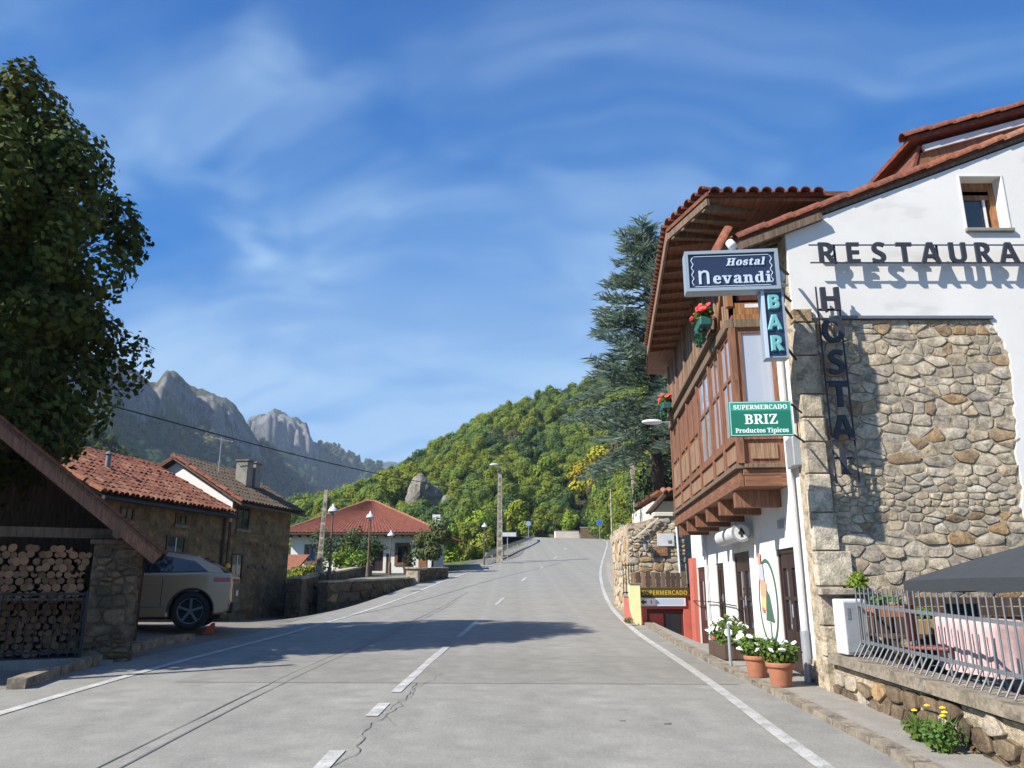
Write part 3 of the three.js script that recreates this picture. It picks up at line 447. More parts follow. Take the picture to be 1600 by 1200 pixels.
{ // painted emblem between the doors: a green oval, a figure and a fir tree
  const e = new THREE.Group(); e.name = 'painted_emblem'; inn.add(e); e.userData.label = 'oval painted emblem with a figure and a green tree';
  const lay = (shape, m, z, name) => part(name, fr(new THREE.ExtrudeGeometry(shape, { depth: 0.004, bevelEnabled: false, curveSegments: 28 }).translate(-2.78, 1.38, z)), m, e);
  const ell = (a, b, cls) => { const s = new cls(); s.absellipse(0, 0, a, b, 0, Math.PI * 2); return s; };
  const green = mat([0.045, 0.115, 0.075], { rough: 0.8 }), poly = p => new THREE.Shape(p.map(q => new THREE.Vector2(...q)));
  lay(ell(0.60, 0.64, THREE.Shape), M.white, 0.002, 'field');
  const ring = ell(0.62, 0.66, THREE.Shape); ring.holes.push(ell(0.55, 0.60, THREE.Path)); lay(ring, green, 0.007, 'ring');
  lay(poly([[-0.18, -0.28], [0.36, -0.3], [0.14, 0.1], [-0.02, 0.18]]), green, 0.012, 'tree_shape'); lay(poly([[0.08, -0.56], [0.13, -0.56], [0.11, -0.3], [0.07, -0.3]]), green, 0.012, 'trunk_shape'); lay(poly([[-0.12, -0.63], [0.12, -0.5], [0.34, -0.58], [0.1, -0.66]]), green, 0.012, 'ground_shape');
  lay(poly([[-0.42, -0.1], [-0.12, -0.14], [0.0, 0.28], [-0.38, 0.3]]), mat([0.60, 0.44, 0.20], { rough: 0.8 }), 0.017, 'skirt_shape'); lay(poly([[-0.40, 0.1], [-0.12, 0.06], [-0.02, 0.3], [-0.38, 0.34]]), mat([0.62, 0.30, 0.19], { rough: 0.8 }), 0.022, 'apron_shape'); lay(poly([[-0.42, 0.33], [-0.1, 0.3], [-0.14, 0.58], [-0.38, 0.58]]), mat([0.40, 0.41, 0.50], { rough: 0.8 }), 0.022, 'shirt_shape'); lay(poly([[-0.42, 0.58], [-0.26, 0.56], [-0.26, 0.76], [-0.44, 0.76]]), mat([0.58, 0.24, 0.17], { rough: 0.8 }), 0.022, 'head_shape'); lay(poly([[-0.38, -0.16], [-0.22, -0.17], [-0.24, -0.1], [-0.38, -0.09]]), mat([0.5, 0.16, 0.1], { rough: 0.8 }), 0.022, 'shoe_shape');
}
{ // rolled awning with a round end cap, vent and down pipes
  const a = part('awning_case', fr(rod(v3(-5.3, 2.5, 0.21), v3(-3.45, 2.5, 0.21), 0.14, 0.14, 24)), M.metalWhite, inn);
  part('end_cap', fr(rod(v3(-3.45, 2.5, 0.21), v3(-3.425, 2.5, 0.21), 0.165, 0.16, 28)), M.metalLight, a);
  part('cap_face', fr(rod(v3(-3.426, 2.5, 0.21), v3(-3.42, 2.5, 0.21), 0.125, 0.125, 28)), M.metalWhite, a);
  const spade = new THREE.Shape(); spade.moveTo(0, 0.085); spade.lineTo(0.055, -0.01); spade.quadraticCurveTo(0.06, -0.045, 0.018, -0.035); spade.lineTo(0.022, -0.08); spade.lineTo(-0.022, -0.08); spade.lineTo(-0.018, -0.035); spade.quadraticCurveTo(-0.06, -0.045, -0.055, -0.01); spade.lineTo(0, 0.085);
  part('tree_mark', fr(new THREE.ExtrudeGeometry(spade, { depth: 0.004, bevelEnabled: false }).rotateY(Math.PI / 2).translate(-3.419, 2.5, 0.21)), M.black, a);
  part('vent', fb(1.35, 1.75, 2.44, 2.56, 0.0, 0.02), M.metalLight, inn);
  part('drain_pipe', fr(rod(v3(-0.62, 1.05, 0.07), v3(-0.62, 6.3, 0.07), 0.045, 0.045, 14)), M.metalWhite, inn);
  part('pipe_shoe', fr(rod(v3(-0.62, 0.3, 0.07), v3(-0.62, 1.07, 0.07), 0.056, 0.056, 14)), M.zinc, inn);
  part('drain_pipe', fr(rod(v3(-8.45, -0.2, 0.06), v3(-8.45, 2.95, 0.06), 0.035, 0.035, 10)), M.metalWhite, inn);
  part('meter_box', fr(rbx(-0.55, -0.2, 3.15, 3.55, 0.0, 0.12, 0.02)), M.metalLight, inn);
}
// the timber gallery
const gal = new THREE.Group(); gal.name = 'gallery'; inn.add(gal);
const G0 = 1.06, G1 = 8.8, GO = 0.62, bays = [1.06, 2.05, 3.05, 4.45, 5.9, 7.35, 8.8];
{ const g = (name, s0, s1, y0, y1, o0, o1, m = M.wood) => part(name, fr(rbx(-s1, -s0, y0, y1, o0, o1, 0.008)), m, gal);
  g('floor', G0, G1, 2.98, 3.06, 0.02, GO - 0.02, M.woodH);
  g('edge_beam', G0 - 0.03, G1 + 0.03, 2.98, 3.14, GO - 0.02, GO + 0.06, M.woodH); g('edge_beam', G0 - 0.06, G0 + 0.04, 2.985, 3.135, 0.0, GO - 0.025, M.woodH);
  g('sill_rail', G0 - 0.04, G1 + 0.04, 3.24, 3.31, GO - 0.03, GO + 0.09, M.woodGrey); g('sill_rail', G0 - 0.08, G0 + 0.05, 3.243, 3.305, 0.0, GO - 0.035, M.woodGrey);
  g('apron_board', G0, G1, 3.14, 3.24, GO - 0.01, GO + 0.03, M.woodH); g('apron_board', G0 - 0.03, G0 + 0.02, 3.142, 3.238, 0.0, GO - 0.015, M.woodH);
  g('head_beam', G0 - 0.05, G1 + 0.05, 5.34, 5.48, GO - 0.03, GO + 0.08, M.woodGrey); g('head_beam', G0 - 0.07, G0 + 0.05, 5.343, 5.477, 0.0, GO - 0.035, M.woodGrey);
  g('hand_rail', G0 + 1.0, G1 + 0.15, 5.60, 5.68, GO + 0.0, GO + 0.12, M.woodGrey);
  g('upper_floor', G0, G1, 5.50, 5.56, 0.02, GO - 0.02, M.woodH);
  g('upper_back', G0, G1, 5.57, 6.88, 0.003, 0.03, M.wood);
  for (let s = G0 + 0.5; s < G1; s += 1.32) part('joist', fr(bx(-s - 0.09, -s + 0.09, 2.74, 2.978, 0.002, GO + 0.03)), M.wood, gal);
  bays.forEach((s, i) => { g('post', s - 0.06, s + 0.06, 3.31, 5.34, GO - 0.05, GO + 0.05); g('post', s - 0.05, s + 0.05, 5.68, 6.95, GO - 0.05, GO + 0.05, i ? M.woodLight : M.woodOrange); });
  for (let i = 0; i < bays.length - 1; i++) {
    const a = bays[i] + 0.06, b = bays[i + 1] - 0.06;
    g('lower_panel', a, b, 3.31, 3.66, GO - 0.02, GO + 0.012); g('panel_field', a + 0.1, b - 0.1, 3.38, 3.6, GO + 0.012, GO + 0.035, M.woodLight);
    g('mid_rail', a, b, 3.66, 3.74, GO - 0.02, GO + 0.045);
    if (i < 3) {
      part('window_frame', fr(frameGeo(-b, -a, 3.74, 5.34, 0.07, 0.05, [[-b + 0.07, -(a + b) / 2 - 0.03, 3.81, 4.62], [-b + 0.07, -(a + b) / 2 - 0.03, 4.68, 5.27], [-(a + b) / 2 + 0.03, -a - 0.07, 3.81, 4.62], [-(a + b) / 2 + 0.03, -a - 0.07, 4.68, 5.27]]).translate(0, 0, GO - 0.03)), M.wood, gal);
      for (const [x0, x1] of [[a + 0.07, (a + b) / 2 - 0.03], [(a + b) / 2 + 0.03, b - 0.07]]) for (const [y0, y1] of [[3.81, 4.62], [4.68, 5.27]]) part('pane', fb(x0, x1, y0, y1, GO - 0.008, GO - 0.002), M.glassReflectionNet, gal);
    } else {
      g('upper_panel', a, b, 3.74, 5.34, GO - 0.03, GO + 0.0);
      const n = 2; for (let k = 0; k < n; k++) { const p = lerp(a, b, k / n) + 0.08, q = lerp(a, b, (k + 1) / n) - 0.08; g('panel_field', p, q, 3.84, 4.36, GO, GO + 0.028, M.woodLight); g('panel_field', p, q, 4.46, 5.24, GO, GO + 0.028, M.wood); }
    }
    if (i > 0) { const n = Math.round((b - a) / 0.19); for (let k = 0; k < n; k++) part('board', fb(lerp(a, b, k / n) + 0.004, lerp(a, b, (k + 1) / n) - 0.004, 5.685, 6.94, GO - 0.03, GO - 0.004 + 0.008 * hash(k, i)), [M.woodGrey, M.woodLight, M.wood][Math.floor(hash(k, i, 3) * 2.4)], gal); }
    else for (let k = 0; k < 5; k++) part('baluster', fr(rod(v3(-lerp(a, b, (k + 0.5) / 5), 5.48, GO), v3(-lerp(a, b, (k + 0.5) / 5), 6.2, GO), 0.022, 0.022, 8)), M.woodLight, gal);
  }
  // the end of the gallery that faces down the street
  const e = (name, o0, o1, y0, y1, t0, t1, m = M.wood) => part(name, fb(G0 - t1, G0 - t0, y0, y1, o0, o1), m, gal);
  e('end_panel', 0.0, 0.565, 3.31, 3.66, -0.02, 0.012); e('panel_field', 0.1, 0.47, 3.38, 3.6, 0.012, 0.035, M.woodLight); e('end_rail', 0, 0.565, 3.66, 3.75, -0.02, 0.045);
  part('window_frame', fr(frameGeo(0.0, 0.565, 3.75, 5.34, 0.075, 0.05).applyMatrix4(new THREE.Matrix4().makeBasis(v3(0, 0, 1), v3(0, 1, 0), v3(-1, 0, 0))).translate(-G0 + 0.03, 0, 0)), M.wood, gal);
  e('pane', 0.075, 0.49, 3.82, 5.27, 0.0, 0.006, M.glassReflectionNet); e('curtain', 0.08, 0.30, 3.83, 5.26, -0.03, -0.02, M.curtain);
  e('upper_rail', 0.0, 0.565, 5.48, 5.74, -0.02, 0.03, M.woodOrange); e('upper_window', 0.05, 0.5, 5.8, 6.4, -0.05, -0.02, M.doorRed); e('notice', 0.12, 0.4, 5.66, 5.72, 0.03, 0.036, M.metalWhite);
  part('brace', fr(beam(v3(-2.0, 5.5, GO + 0.02), v3(-1.25, 6.25, GO + 0.02), 0.07, 0.1)), M.woodOrange, gal);
}
// roofs
const halfTile = (r, L, t = 0.014) => { const s = new THREE.Shape(); s.absarc(0, 0, r, 0, Math.PI, false); s.absarc(0, 0, r - t, Math.PI, 0, true); return flat(new THREE.ExtrudeGeometry(s, { depth: L, bevelEnabled: false, curveSegments: 6 })); };
{ const roof = new THREE.Group(); roof.name = 'roof'; inn.add(roof);
  const slope = 0.388, y0 = 6.55, sheet = (x0, x1, z0, z1, t0, t1, name, m) => { const g = prism([[x0, y0 + x0 * slope + t0], [x1, y0 + x1 * slope + t0], [x1, y0 + x1 * slope + t1], [x0, y0 + x0 * slope + t1]], Math.abs(z1 - z0)); part(name, g.translate(0, 0, Math.min(z0, z1)), m, roof); };
  sheet(-0.72, 7.2, -0.002, -0.5, -0.1, -0.04, 'verge_boarding', M.woodGrey); sheet(0.9, 7.2, -0.5, -10.5, -0.1, -0.04, 'boarding', M.wood); sheet(-0.7, 7.2, 0.0, -0.49, -0.035, 0.02, 'tile_bed', tileTones[1]); sheet(0.9, 7.2, -0.51, -10.4, -0.035, 0.05, 'tile_bed', tileTones[0]);
  for (const z of [0.05, -0.2, -0.42]) { const g = beam(v3(-0.68, y0 - 0.68 * slope - 0.15, z), v3(0.5, y0 + 0.5 * slope - 0.15, z), 0.09, 0.1); part('rafter', g, M.woodGrey, roof); }
  const tg = halfTile(0.105, 0.47), ang = Math.atan(slope), rr = rngOf(17);
  for (let i = 0; i < 19; i++) for (const [z, lift] of [[-0.035, -0.02], [-0.24, 0.03]]) { const d = -0.78 + i * 0.42 + (z < 0 ? 0.05 : 0), o = share('roof_tile', tg, tileTones[Math.floor(rr() * 5)], roof); o.rotation.order = 'ZYX'; o.rotation.z = ang + 0.045 + 0.02 * (rr() - 0.5); o.rotation.y = Math.PI / 2; o.position.set(d * Math.cos(ang), y0 + d * Math.sin(ang) - 0.005 + lift + 0.01 * rr(), z); }
  { const o = share('roof_tile', tg, tileTones[0], roof); o.rotation.order = 'ZYX'; o.rotation.z = 1.05; o.rotation.y = Math.PI / 2; o.position.set(-0.98, 6.02, -0.035); }
  // raised part of the roof
  const dz = -1.2; part('dormer_front', prism([[2.35, 7.35], [2.72, 8.3], [6.9, 9.5], [6.9, 8.6]], 0.08).translate(0, 0, dz), M.woodOrange, roof);
  part('dormer_fascia', beam(v3(2.75, 8.36, dz + 0.1), v3(6.9, 9.55, dz + 0.1), 0.06, 0.11), M.metalWhite, roof);
  part('dormer_roof', prism([[2.5, 8.44], [6.9, 9.68], [6.9, 9.76], [2.5, 8.52]], 3.2).translate(0, 0, dz - 3.0), tileTones[1], roof);
  part('dormer_cheek', beam(v3(2.36, 7.4, dz - 0.3), v3(2.7, 8.42, dz - 0.3), 0.8, 0.05), tileTones[3], roof);
  const da = Math.atan(1.24 / 4.4); for (let i = 0; i < 11; i++) { const o = share('roof_tile', tg, tileTones[Math.floor(rr() * 5)], roof); o.rotation.order = 'ZYX'; o.rotation.z = da + 0.05; o.rotation.y = Math.PI / 2; o.position.set(2.42 + i * 0.41 * Math.cos(da), 8.5 + i * 0.41 * Math.sin(da), dz + 0.14); }
  part('chimney', rbx(5.2, 5.65, 8.6, 9.9, -1.9, -1.4, 0.02), M.white, roof);
}
{ // the roof over the gallery, cut back at its near corner
  const gr = new THREE.Group(); gr.name = 'gallery_roof'; inn.add(gr);
  const L = (X, Z) => [X - 3.8, -(Z - 9.8)], plan = [L(2.8, 10.0), L(2.45, 11.2), L(3.22, 17.5), L(3.55, 19.6), L(7, 19.8), L(7, 10.0)], ey = 7.06;
  const slab = (y, h, k, name, m) => { const cx = 1.2, cz = -4.5, s = new THREE.Shape(plan.map(([x, z]) => new THREE.Vector2(cx + (x - cx) * k, -(cz + (z - cz) * k)))); return part(name, new THREE.ExtrudeGeometry(s, { depth: h, bevelEnabled: false }).rotateX(-Math.PI / 2).translate(0, y, 0), m, gr); };
  slab(ey - 0.06, 0.05, 0.985, 'soffit', M.wood); slab(ey - 0.005, 0.06, 1.0, 'tile_bed', tileTones[3]);
  const top = plan.map(([x, z]) => v3(x, ey + 0.06, z)), ridge = [v3(3.2, ey + 1.0, -2.6), v3(3.2, ey + 1.0, -7.5)], pos = [];
  const tri = (a, b, c) => pos.push(a.x, a.y, a.z, b.x, b.y, b.z, c.x, c.y, c.z);
  tri(top[0], top[5], ridge[0]); tri(top[1], top[0], ridge[0]); tri(top[1], ridge[0], ridge[1]); tri(top[1], ridge[1], top[2]); tri(top[2], ridge[1], top[3]); tri(top[3], ridge[1], top[4]); tri(top[5], top[4], ridge[1]); tri(top[5], ridge[1], ridge[0]);
  const rg = new THREE.BufferGeometry(); rg.setAttribute('position', new THREE.Float32BufferAttribute(pos, 3)); rg.computeVertexNormals(); part('roof_cover', rg, tileTones[0], gr);
  part('fascia', beam(v3(plan[1][0] + 0.02, ey - 0.07, plan[1][1]), v3(plan[2][0] + 0.02, ey - 0.07, plan[2][1]), 0.04, 0.15), M.woodLight, gr);
  part('fascia', beam(v3(plan[0][0] + 0.02, ey - 0.09, plan[0][1] - 0.03), v3(plan[1][0] + 0.03, ey - 0.09, plan[1][1]), 0.05, 0.1), M.woodGrey, gr);
  for (let i = 0; i < 12; i++) { const t = (i + 0.5) / 12, x = lerp(plan[1][0], plan[2][0], t), z = lerp(plan[1][1], plan[2][1], t); part('rafter', beam(v3(x + 0.06, ey - 0.11, z), v3(x + 0.95, ey - 0.02, z + 0.08), 0.08, 0.1), M.wood, gr); }
  for (let i = 0; i < 4; i++) { const t = (i + 0.5) / 4, x = lerp(plan[0][0], plan[1][0], t), z = lerp(plan[0][1], plan[1][1], t); part('rafter', beam(v3(x + 0.02, ey - 0.13, z), v3(x + 0.9, ey - 0.05, z - 0.25), 0.09, 0.1), M.woodGrey, gr); }
  const tg = halfTile(0.085, 0.42), rr = rngOf(29);
  for (let i = 0; i < 9; i++) { const o = share('roof_tile', tg, tileTones[[3, 1, 0][Math.floor(rr() * 3)]], gr); o.position.set(plan[0][0] + 0.1 + i * 0.185, ey + 0.06 + 0.01 * rr(), plan[0][1] - 0.33); o.rotation.x = 0.14; }
  for (let i = 0; i < 6; i++) { const t = (i + 0.5) / 6, o = share('roof_tile', tg, tileTones[Math.floor(rr() * 4)], gr); o.position.set(lerp(plan[0][0], plan[1][0], t) + 0.36, ey + 0.1, lerp(plan[0][1], plan[1][1], t) - 0.1); o.rotation.set(0, -1.28, 0.0); }
  for (let i = 0; i < 34; i++) { const t = (i + 0.5) / 34, o = share('roof_tile', tg, tileTones[Math.floor(rr() * 4)], gr); o.position.set(lerp(plan[1][0], plan[2][0], t) + 0.36, ey + 0.1, lerp(plan[1][1], plan[2][1], t)); o.rotation.y = -Math.PI / 2 - 0.1; }
}
// ---------------------------------------------------------------- signs on the inn
{ // standing-off letters across the gable
  const t = thing('letter_sign', 'dark metal letters on rails across the white gable', 'sign', [3.8, 0, -9.8]); const off = 0.15;
  for (const y of [5.87, 6.13]) part('rail', bx(0.25, 4.5, y - 0.007, y + 0.007, off - 0.03, off - 0.012), M.ironLetters, t);
  for (const x of [0.6, 2.0, 3.4]) part('bracket', bx(x - 0.012, x + 0.012, 5.99, 6.012, 0.005, off - 0.031), M.ironLetters, t), part('bracket_bar', bx(x - 0.015, x + 0.015, 5.86, 6.14, off - 0.044, off - 0.031), M.ironLetters, t);
  [...'RESTAURANTE'].forEach((c, i) => { const g = letter(c, 0.30, 0.03, 'sans'), w = g.boundingBox.max.x; part('letter', g.translate(0.46 + i * 0.355 - w / 2, 5.855, off - 0.01), M.ironLetters, t); });
  const u = thing('letter_sign', 'upright column of dark metal letters beside the stone corner', 'sign', [3.8, 0, -9.8]);
  for (const x of [0.285, 0.575]) part('rail', bx(x - 0.009, x + 0.009, 2.88, 5.52, off - 0.03, off - 0.012), M.ironLetters, u);
  for (const y of [3.2, 4.2, 5.2]) part('bracket', bx(0.42, 0.445, y - 0.012, y + 0.012, 0.03, off - 0.031), M.ironLetters, u), part('bracket_bar', bx(0.29, 0.57, y - 0.015, y + 0.015, off - 0.044, off - 0.031), M.ironLetters, u);
  [...'HOSTAL'].forEach((c, i) => { const g = letter(c, 0.33, 0.04, 'sans'), w = g.boundingBox.max.x; part('letter', g.translate(0.43 - w / 2, 5.17 - i * 0.437, off - 0.01), M.ironLetters, u); });
}
const turnOut = -0.0873;
const signBlue = mat([0.018, 0.026, 0.06], { rough: 0.35, clearcoat: 0.5 }), signFrame = mat([0.30, 0.36, 0.41], { rough: 0.45, metal: 0.3 }), signLight = mat([0.42, 0.50, 0.59], { rough: 0.5 }), signTeal = mat([0.13, 0.36, 0.38], { rough: 0.5 });
{ const t = thing('hanging_sign', 'navy lodging sign in a pale frame, hung highest at the corner', 'sign', [2.81, 5.52, -9.2], turnOut); t.scale.setScalar(0.96);
  part('cabinet', rbx(-0.61, 0.61, -0.285, 0.285, -0.11, 0.09, 0.015), signFrame, t);
  part('face', bx(-0.565, 0.565, -0.24, 0.24, 0.0905, 0.094), signBlue, t);
  for (const [a, b, c, d] of [[-0.61, 0.61, 0.24, 0.285], [-0.61, 0.61, -0.285, -0.24], [-0.61, -0.565, -0.239, 0.239], [0.565, 0.61, -0.239, 0.239]]) part('frame', bx(a, b, c, d, 0.0905, 0.115), signFrame, t);
  for (const s of [-1, 1]) { const z = [...Array(9)].map((_, i) => v3(s * (0.50 + 0.025 * (i % 2)), -0.2 + i * 0.05, 0.097)); part('border', tube(z, 0.006, 32, 5), signLight, t); }
  part('border', bx(-0.49, 0.49, -0.222, -0.214, 0.094, 0.1), signLight, t); part('border', bx(-0.49, 0.49, 0.206, 0.214, 0.094, 0.1), signLight, t);
  const put = (str, x, y, size, shear, sx = 1, font = 'serif') => { for (const c of str) { const g = letter(c, size, 0.012, font, 0.003); const w = g.boundingBox.max.x * sx; g.applyMatrix4(new THREE.Matrix4().set(sx, shear, 0, 0, 0, 1, 0, 0, 0, 0, 1, 0, 0, 0, 0, 1)); part('letter', g.translate(x, y, 0.096), signLight, t); x += w + size * 0.12; } };
  put('Hostal', -0.07, 0.065, 0.1, 0.25, 0.98); put('n', -0.46, -0.185, 0.25, 0, 0.9, 'plain'); put('evandi', -0.255, -0.185, 0.145, 0, 0.98);
  part('arm', rod(v3(0.55, 0.2, -0.01), v3(0.92, 0.2, -0.6), 0.02), M.iron, t); part('arm', rod(v3(0.55, -0.2, -0.01), v3(0.92, -0.2, -0.6), 0.02), M.iron, t);
  const b = thing('hanging_sign', 'narrow upright sign with teal letters below the navy sign', 'sign', [3.29, 4.81, -9.2], turnOut); b.scale.setScalar(0.96);
  part('cabinet', rbx(-0.14, 0.16, -0.47, 0.46, -0.1, 0.08, 0.012), signFrame, b); part('face', bx(-0.10, 0.125, -0.44, 0.43, 0.0805, 0.084), signBlue, b); part('frame', bx(-0.14, -0.10, -0.47, 0.46, 0.0805, 0.11), signLight, b); part('frame', bx(0.125, 0.15, -0.47, 0.46, 0.0805, 0.1), signFrame, b);
  [...'BAR'].forEach((c, i) => { const g = letter(c, 0.19, 0.02, 'sans', 0.012), w = g.boundingBox.max.x; part('letter', g.translate(0.012 - w / 2, 0.20 - i * 0.285, 0.084), signTeal, b); });
  part('arm', rod(v3(0.15, 0.3, 0), v3(0.43, 0.3, -0.6), 0.018), M.iron, b); part('arm', rod(v3(0.15, -0.3, 0), v3(0.43, -0.3, -0.6), 0.018), M.iron, b);
}
function printed(w, h, W, draw) { const c = document.createElement('canvas'); c.width = W; c.height = Math.round(W * h / w); const x = c.getContext('2d'); draw(x, c.width, c.height); const t = new THREE.CanvasTexture(c); t.colorSpace = THREE.SRGBColorSpace; t.anisotropy = 4; const g = new THREE.PlaneGeometry(w, h); g.userData.keepUV = true; return [g, new THREE.MeshStandardMaterial({ map: t, roughness: 0.55 })]; }
const sheetPart = (name, [g, m], parent, x, y, z, ry = 0) => { const o = share(name, g, m, parent); o.position.set(x, y, z); o.rotation.y = ry; return o; };
{ const t = thing('hanging_sign', 'green shop sign with white lettering on iron arms', 'sign', [3.04, 3.605, -9.2], turnOut); t.scale.setScalar(0.96);
  part('panel', rbx(-0.39, 0.39, -0.225, 0.225, -0.03, 0.03, 0.006), mat([0.02, 0.16, 0.115], { rough: 0.4 }), t);
  sheetPart('lettering', printed(0.77, 0.44, 1024, (x, w, h) => { x.fillStyle = '#0c6a55'; x.fillRect(0, 0, w, h); x.fillStyle = '#2c8873'; x.fillRect(0, 0, w, h * 0.27); x.strokeStyle = '#a8cfc8'; x.lineWidth = 12; x.strokeRect(8, 8, w - 16, h - 16); x.fillStyle = '#eef4f1'; x.textAlign = 'center'; x.textBaseline = 'middle'; x.font = 'bold 104px serif'; x.fillText('SUPERMERCADO', w / 2, h * 0.16, w * 0.93); x.font = 'bold 230px serif'; x.fillText('BRIZ', w / 2, h * 0.52); x.font = 'bold 108px serif'; x.fillText('Productos Tipicos', w / 2, h * 0.85, w * 0.86); }), t, 0, 0, 0.032);
  for (const y of [0.2, -0.2]) part('arm', rod(v3(0.38, y, 0), v3(0.69, y, -0.6), 0.014), M.iron, t);
  part('hanger', rod(v3(0.50, -0.2, -0.19), v3(0.50, 0.2, -0.19), 0.008), M.iron, t);
}
for (const [x, y, z, what] of [[2.86, 5.90, -9.2, 'small white floodlight standing on top of the navy sign'], [3.45, 5.46, -9.2, 'small white floodlight on the wall end of the navy sign']]) {
  const f = thing('floodlight', what, 'lamp', [x, y, z], 0.5); part('hood', new THREE.LatheGeometry([[0.02, 0.1], [0.055, 0.08], [0.06, 0], [0.05, -0.04], [0.001, -0.045]].map(p => new THREE.Vector2(...p)), 16).rotateX(-0.6), M.metalWhite, f); part('stem', rod(v3(0, -0.1, 0), v3(0, -0.03, 0), 0.012), M.metalWhite, f); part('foot', rbx(-0.05, 0.09, -0.11, -0.09, -0.04, 0.04, 0.006), M.metalWhite, f); }
{ const w = thing('street_lamp', 'white street lamp head on a bracket at the far end of the gallery', 'lamp', [4.5, 5.86, -20.3]); part('arm', tube([v3(0.25, -0.3, 0), v3(-0.1, -0.02, 0), v3(-0.5, 0.02, 0)], 0.025, 16, 6), M.zinc, w); part('head', new THREE.SphereGeometry(0.12, 16, 10).scale(2.4, 0.62, 1).translate(-0.72, 0.02, 0), M.metalWhite, w);
  const h = thing('heat_pump', 'white box fixed to the far end of the gallery', 'box', [4.25, 4.75, -19.35]); part('case', rbx(-0.16, 0.16, -0.1, 0.85, -0.2, 0.2, 0.03), M.metalWhite, h); part('grille', bx(-0.14, 0.14, 0, 0.7, 0.2, 0.206), M.metalLight, h); }

// ---------------------------------------------------------------- pots and plants before the inn
const walkY = Z => roadY(Z) + 0.06;
const greenLeaf = leafMat([0.10, 0.17, 0.035], 0.35), brightLeaf = leafMat([0.17, 0.23, 0.03]), petalWhite = mat([0.85, 0.85, 0.82], { rough: 0.8, side: THREE.DoubleSide }), petalYellow = mat([0.85, 0.55, 0.02], { rough: 0.8 }), petalRed = mat([0.62, 0.06, 0.07], { rough: 0.8 });
const blossom = (r, n = 6) => { const gs = []; for (let i = 0; i < n; i++) { const a = i / n * 6.283; gs.push(new THREE.SphereGeometry(r * 0.55, 6, 4).scale(1, 0.5, 1).translate(Math.cos(a) * r * 0.5, 0, Math.sin(a) * r * 0.5)); } gs.push(new THREE.SphereGeometry(r * 0.4, 6, 4).translate(0, r * 0.15, 0)); return flat(gs); };
const blossomGeo = [blossom(0.05), blossom(0.064, 7), blossom(0.042, 5)];
function flowers(parent, lobes, n, m, seed, name = 'blossom') { const r = rngOf(seed); for (let i = 0; i < n; i++) { const l = lobes[Math.floor(r() * lobes.length)], a = r() * 6.283, h = r() * 1.1 - 0.15, q = Math.sqrt(Math.max(0, 1 - h * h)), o = share(name, blossomGeo[Math.floor(r() * 3)], m, parent); o.position.set(l[0] + Math.cos(a) * q * l[3] * 1.03, l[1] + h * l[4] * 1.03, l[2] + Math.sin(a) * q * l[5] * 1.03); o.rotation.set(r(), r() * 6, r()); } }
const potProfile = [[0.001, 0], [0.115, 0], [0.125, 0.01], [0.155, 0.23], [0.175, 0.232], [0.178, 0.285], [0.16, 0.287], [0.155, 0.25], [0.001, 0.245]].map(p => new THREE.Vector2(...p));
function flowerPot(x, Z, s, label, seed) {
  const t = thing('flower_pot', label, 'flower pot', [x, walkY(Z), -Z], 0, 'pots of white flowers at the inn door'); t.scale.setScalar(s);
  part('pot', new THREE.LatheGeometry(potProfile, 26), M.terracotta, t); const lobes = [[0, 0.38, 0, 0.21, 0.14, 0.2], [0.1, 0.42, 0.05, 0.15, 0.12, 0.15], [-0.1, 0.45, 0, 0.16, 0.12, 0.15]];
  part('foliage', leaves(lobes, 900, 0.055, seed, { shell: 0.3, tone: 0.5 }), greenLeaf, t); flowers(t, lobes, 14, petalWhite, seed);
}
flowerPot(3.34, 10.15, 0.98, 'nearest terracotta pot of white flowers before the inn', 3);
flowerPot(3.28, 10.9, 0.95, 'second terracotta pot of white flowers, behind the nearest one', 8);
{ const t = thing('planter_box', 'dark planter box overflowing with white flowers under the shop window', 'planter', [3.52, walkY(13), -13.1]); part('trough', rbx(-0.22, 0.22, 0, 0.24, -0.5, 0.5, 0.02), M.woodDark, t); const lobes = [[0, 0.36, -0.3, 0.24, 0.2, 0.25], [0, 0.4, 0.05, 0.26, 0.24, 0.26], [-0.05, 0.36, 0.36, 0.24, 0.2, 0.24]]; part('foliage', leaves(lobes, 1500, 0.06, 21, { shell: 0.3, tone: 0.5 }), greenLeaf, t); flowers(t, lobes, 34, petalWhite, 22); }
{ const t = thing('bollard', 'thin grey steel post beside the flower pots', 'bollard', [3.2, walkY(11.9), -11.9]); part('shaft', rod(v3(0, 0, 0), v3(0, 0.6, 0), 0.024, 0.024, 12), M.metalLight, t); part('cap', new THREE.SphereGeometry(0.026, 12, 8).translate(0, 0.6, 0), M.metalLight, t); }
single('cable', tube([fp(5.2, 1.25, 0.05), fp(7.4, 1.27, 0.06), fp(10.4, 1.24, 0.12)].map(p => p.add(v3(3.8, 0, -9.8))), 0.012, 24, 5), M.black, 'black cable slung along the inn front above the planter', 'cable');
